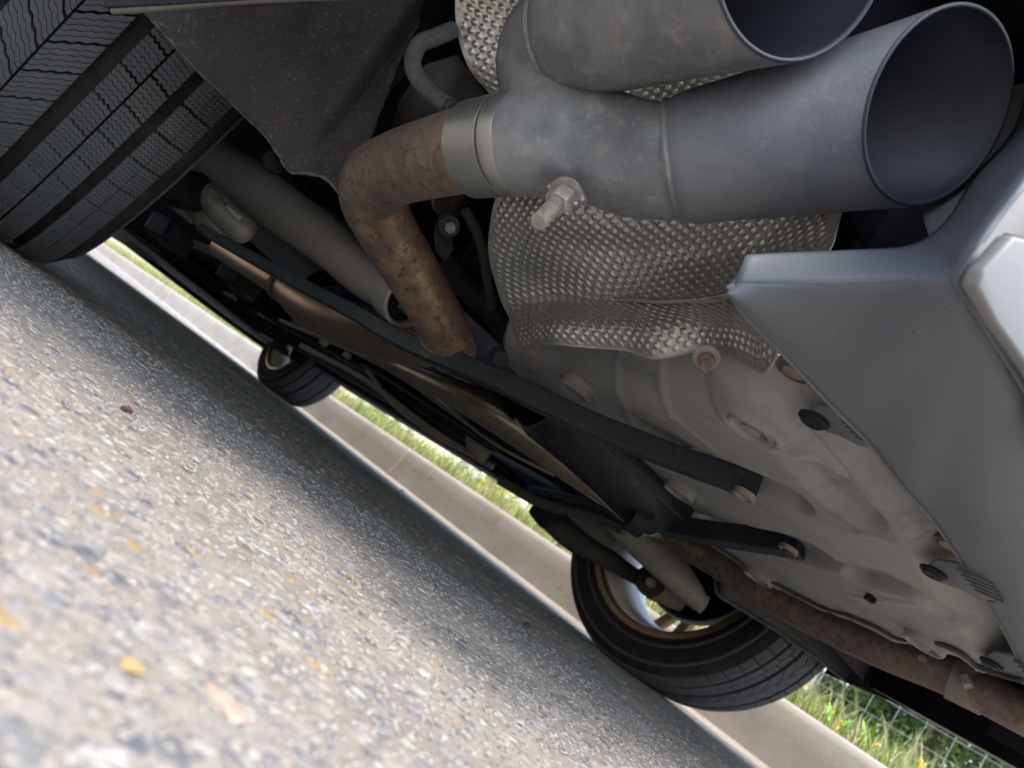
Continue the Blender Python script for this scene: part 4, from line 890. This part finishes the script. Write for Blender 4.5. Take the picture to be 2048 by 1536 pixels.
for u0, u1, vv_ in ((.05, .10, .6), (.35, .62, .62)):
    p0 = (lb[1]*(1-u0)+lb[2]*u0)*(1-vv_)+(lb[0]*(1-u0)+lb[3]*u0)*vv_-F_*.0012; p1 = (lb[1]*(1-u1)+lb[2]*u1)*(1-vv_)+(lb[0]*(1-u1)+lb[3]*u1)*vv_-F_*.0012
    v, f = boxv(p0, p1, .002, .0004, up=tuple(-F_)); mk('label_print', v, f, M['ink'], bpy.data.objects['paper_label'])
# bracket ring near pipe
t = empty('hanger_bracket', at(885, 480, d=.80), car)
plate(P3([(868, 470, .80), (872, 445, .80), (895, 425, .80), (912, 440, .80), (905, 470, .80), (908, 500, .80), (890, 525, .80), (872, 505, .80)]), 'bracket_plate', M['brace'], t, .004, bevel=.001)
tube('bracket_bush', P3([(895, 447, .81), (899, 453, .775)]), .011, M['trayd'], t, seg=24); tube('bracket_bolt', P3([(897, 450, .79), (901, 456, .765)]), .006, M['bolt'], t, seg=6)
tube('anti_roll_bar', P3([(900, 530, .95), (940, 580, .92), (985, 620, .90), (1030, 680, .9)]), .016, M['black'], car, seg=16, n=14)
tube('rear_subframe', [(-.5, -.05, .33), (-.2, -.08, .36), (.2, -.08, .36), (.5, -.05, .33)], .045, M['deep'], car, seg=20, n=24)
tube('mount_cup', P3([(996, 706, .86), (1002, 718, .84)]), .009, M['trayd'], car, seg=20)
for pts, r_, mm in (([(700, 520, 1.3), (760, 500, 1.2), (820, 470, 1.1), (860, 400, 1.0), (850, 330, .95)], .005, 'black'), ([(930, 420, .8), (960, 480, .82), (975, 560, .86), (990, 640, .9)], .006, 'trayd'),
                    ([(560, 460, 1.2), (640, 440, 1.15), (700, 470, 1.1), (745, 500, 1.05)], .006, 'trayd'), ([(500, 200, .8), (560, 260, .85), (610, 290, .9), (660, 330, .95)], .007, 'black')):
    tube('brake_line', P3(pts), r_, M[mm], car, seg=10, n=24)
for a, b, d, sx_, sy_, mm in ((905, 400, .9, .05, .04, 'trayd'), (760, 440, 1.15, .09, .05, 'black'), (950, 520, 1.0, .05, .07, 'black'), (610, 400, 1.2, .10, .04, 'black'), (1120, 790, 1.0, .05, .04, 'trayd'), (340, 470, 1.4, .12, .04, 'black'), (480, 560, 1.7, .16, .05, 'black')):
    v, f = boxv(at(a-20, b-10, d=d), at(a+20, b+12, d=d), sx_, sy_); mk('body_bracket', v, f, M[mm], car, bevel=.006)
v, f = lathe(at(880, 405, d=.84), (.2, -1, 0), [(0, .0001), (0, .012), (.004, .012), (.004, .0001)], 24); mk('body_plug', v, f, M['rustdark'], car)
# braided hose & small clutter above the pipe
t = empty('fuel_vent_hose', at(850, 150, d=.55), car)
tube('braided_sleeve', P3([(905, 60, .60), (870, 75, .585), (838, 90, .575), (825, 125, .57), (838, 160, .565), (868, 190, .56), (897, 212, .555)]), .0068, M['hose'], t, seg=20, n=60)
tube('hose_end', P3([(897, 212, .555), (906, 220, .553)]), .0055, M['trayd'], t, seg=16)
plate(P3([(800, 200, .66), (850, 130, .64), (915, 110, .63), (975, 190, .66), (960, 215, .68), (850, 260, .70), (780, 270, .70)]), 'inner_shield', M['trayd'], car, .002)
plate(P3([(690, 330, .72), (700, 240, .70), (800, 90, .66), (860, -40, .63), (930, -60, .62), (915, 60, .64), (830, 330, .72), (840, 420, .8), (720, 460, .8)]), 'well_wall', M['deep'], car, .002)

# ---------------- felt wheel-arch panel behind the near wheel
edge = [(215, -60), (290, 24), (325, 58), (359, 99), (400, 142), (444, 185), (490, 230), (533, 273), (560, 312), (581, 342), (618, 346), (649, 356), (672, 376), (690, 402), (705, 440)]
top = [(260, -200), (380, -200), (430, -200), (480, -200), (540, -200), (600, -180), (660, -160), (720, -140), (780, -110), (850, -60), (850, 0), (830, 60), (800, 120), (770, 190), (745, 250)]
def ly(a, b): return -.43+.000035*(a-500)+.02*math.sin(a*.012+b*.006)
rows = []
for t_ in np.linspace(0, 1, 9):
    rows.append([at(e[0]*(1-t_)+q[0]*t_, e[1]*(1-t_)+q[1]*t_, y=ly(e[0]*(1-t_)+q[0]*t_, e[1]*(1-t_)+q[1]*t_)-.05*t_*(e[0] < 600)) for e, q in zip(edge, top)])
V, Fc = patch(rows, 140, 70)
V = V+np.array([[0, (.004*noise.noise(Vector(v)*14)+.0015*noise.noise(Vector(v)*60))*min(1, k/1400), 0] for k, v in enumerate(V)])
fe_ = mk('arch_liner', V, Fc, M['felt'], car, solid=.004, sharp=180, fix=False)
ee = V[:140]; tube('felt_edge', ee[::2]+RNG.normal(0, .0003, (70, 3)), .0020, M['feltedge'], fe_, seg=7)
v, f = lathe(at(548, 325, y=-.40), (0, -1, 0), [(0, .0001), (0, .010), (.003, .009), (.004, .005), (.004, .0001)], 20); mk('push_clip', v, f, M['deep'], car)
# lower edge of the bumper's left end, top of picture
s0, s1, s2 = at(212, 12, y=-.55), at(225, 24, y=-.55), at(540, -2, y=-.60)
P = [at(212, 8, y=-.55), at(330, 4, y=-.56), at(530, -6, y=-.60), at(900, -24, y=-.66)]
mk('bumper_side_edge', *bar(cr(P, 16), .006, .014, up=(0, 1, 0)), M['black'], car, bevel=.001)
tube('side_edge_bead', [at(222, 23, y=-.555), at(330, 16, y=-.565), at(530, 1, y=-.605), at(900, -14, y=-.665)], .0018, M['feltedge'], car, seg=8, n=20)

# ---------------- right suspension & liner
RA = [at(1215, 1010, x=.28), at(1270, 1065, x=.38), at(1330, 1125, x=.47), at(1375, 1175, x=.55), at(1398, 1205, x=.60)]
t = empty('control_arm', RA[2], car)
tube('arm', RA, [.032, .038, .036, .028, .02], M['arm'], t, seg=24, n=28)
v, f = lathe(at(1398, 1203, x=.60), (.3, -1, 0), [(-.02, .02), (.012, .02), (.012, .011), (.006, .011), (.006, .0001)], 24); mk('bush_ring', v, f, M['arm'], t, sharp=30)
tube('lower_link', P3([(1085, 1020, 1.75), (1150, 1075, 1.72), (1220, 1120, 1.68), (1290, 1165, 1.66)]), [.03, .034, .022, .016], M['trayd'], car, seg=20, n=24)
tube('link_boss', P3([(1296, 1160, 1.62), (1302, 1166, 1.56)]), .03, M['black'], car, seg=24); tube('boss_bolt', P3([(1299, 1163, 1.56), (1302, 1165, 1.54)]), .011, M['rustbolt'], car, seg=8)
tube('knuckle', P3([(1310, 1170, 1.66), (1340, 1190, 1.66), (1365, 1205, 1.66)]), [.035, .028, .022], M['arm'], car, seg=20, n=10)
t = empty('damper_mount', at(1190, 1040, d=1.6), car)
tube('housing', P3([(1150, 1020, 1.62), (1190, 1050, 1.60), (1232, 1084, 1.58)]), [.022, .026, .02], M['arm'], t, seg=24, n=16)
tube('housing_rib', P3([(1160, 1015, 1.60), (1200, 1040, 1.58), (1242, 1075, 1.56)]), [.008, .010, .008], M['alu'], t, seg=12, n=12)
v, f = boxv(at(1085, 1000, d=1.66), at(1118, 1040, d=1.64), .09, .06, up=tuple(U_)); mk('end_cap', v, f, M['black'], t, bevel=.012)
tube('sway_link', P3([(1060, 985, 1.7), (1130, 1000, 1.6), (1240, 1030, 1.35)]), .016, M['brace'], car, seg=14, n=14)
le = [(1430, 1150), (1434, 1186), (1460, 1205), (1485, 1220), (1529, 1247), (1567, 1271), (1600, 1294), (1635, 1317), (1662, 1340), (1690, 1362)]
lx_ = [.35, .36, .42, .47, .56, .64, .71, .78, .84, .885]
a3 = [at(a, b, x=x) for (a, b), x in zip(le, lx_)]
V, Fc = patch([a3, [p+np.array([0, -.02, .09]) for p in a3], [p+np.array([0, -.03, .24]) for p in a3]], 40, 12); fr_ = mk('arch_liner', V, Fc, M['black'], car, solid=.004, sharp=180, fix=False)
tube('liner_edge', a3, .003, M['trayd'], fr_, seg=7, n=40)
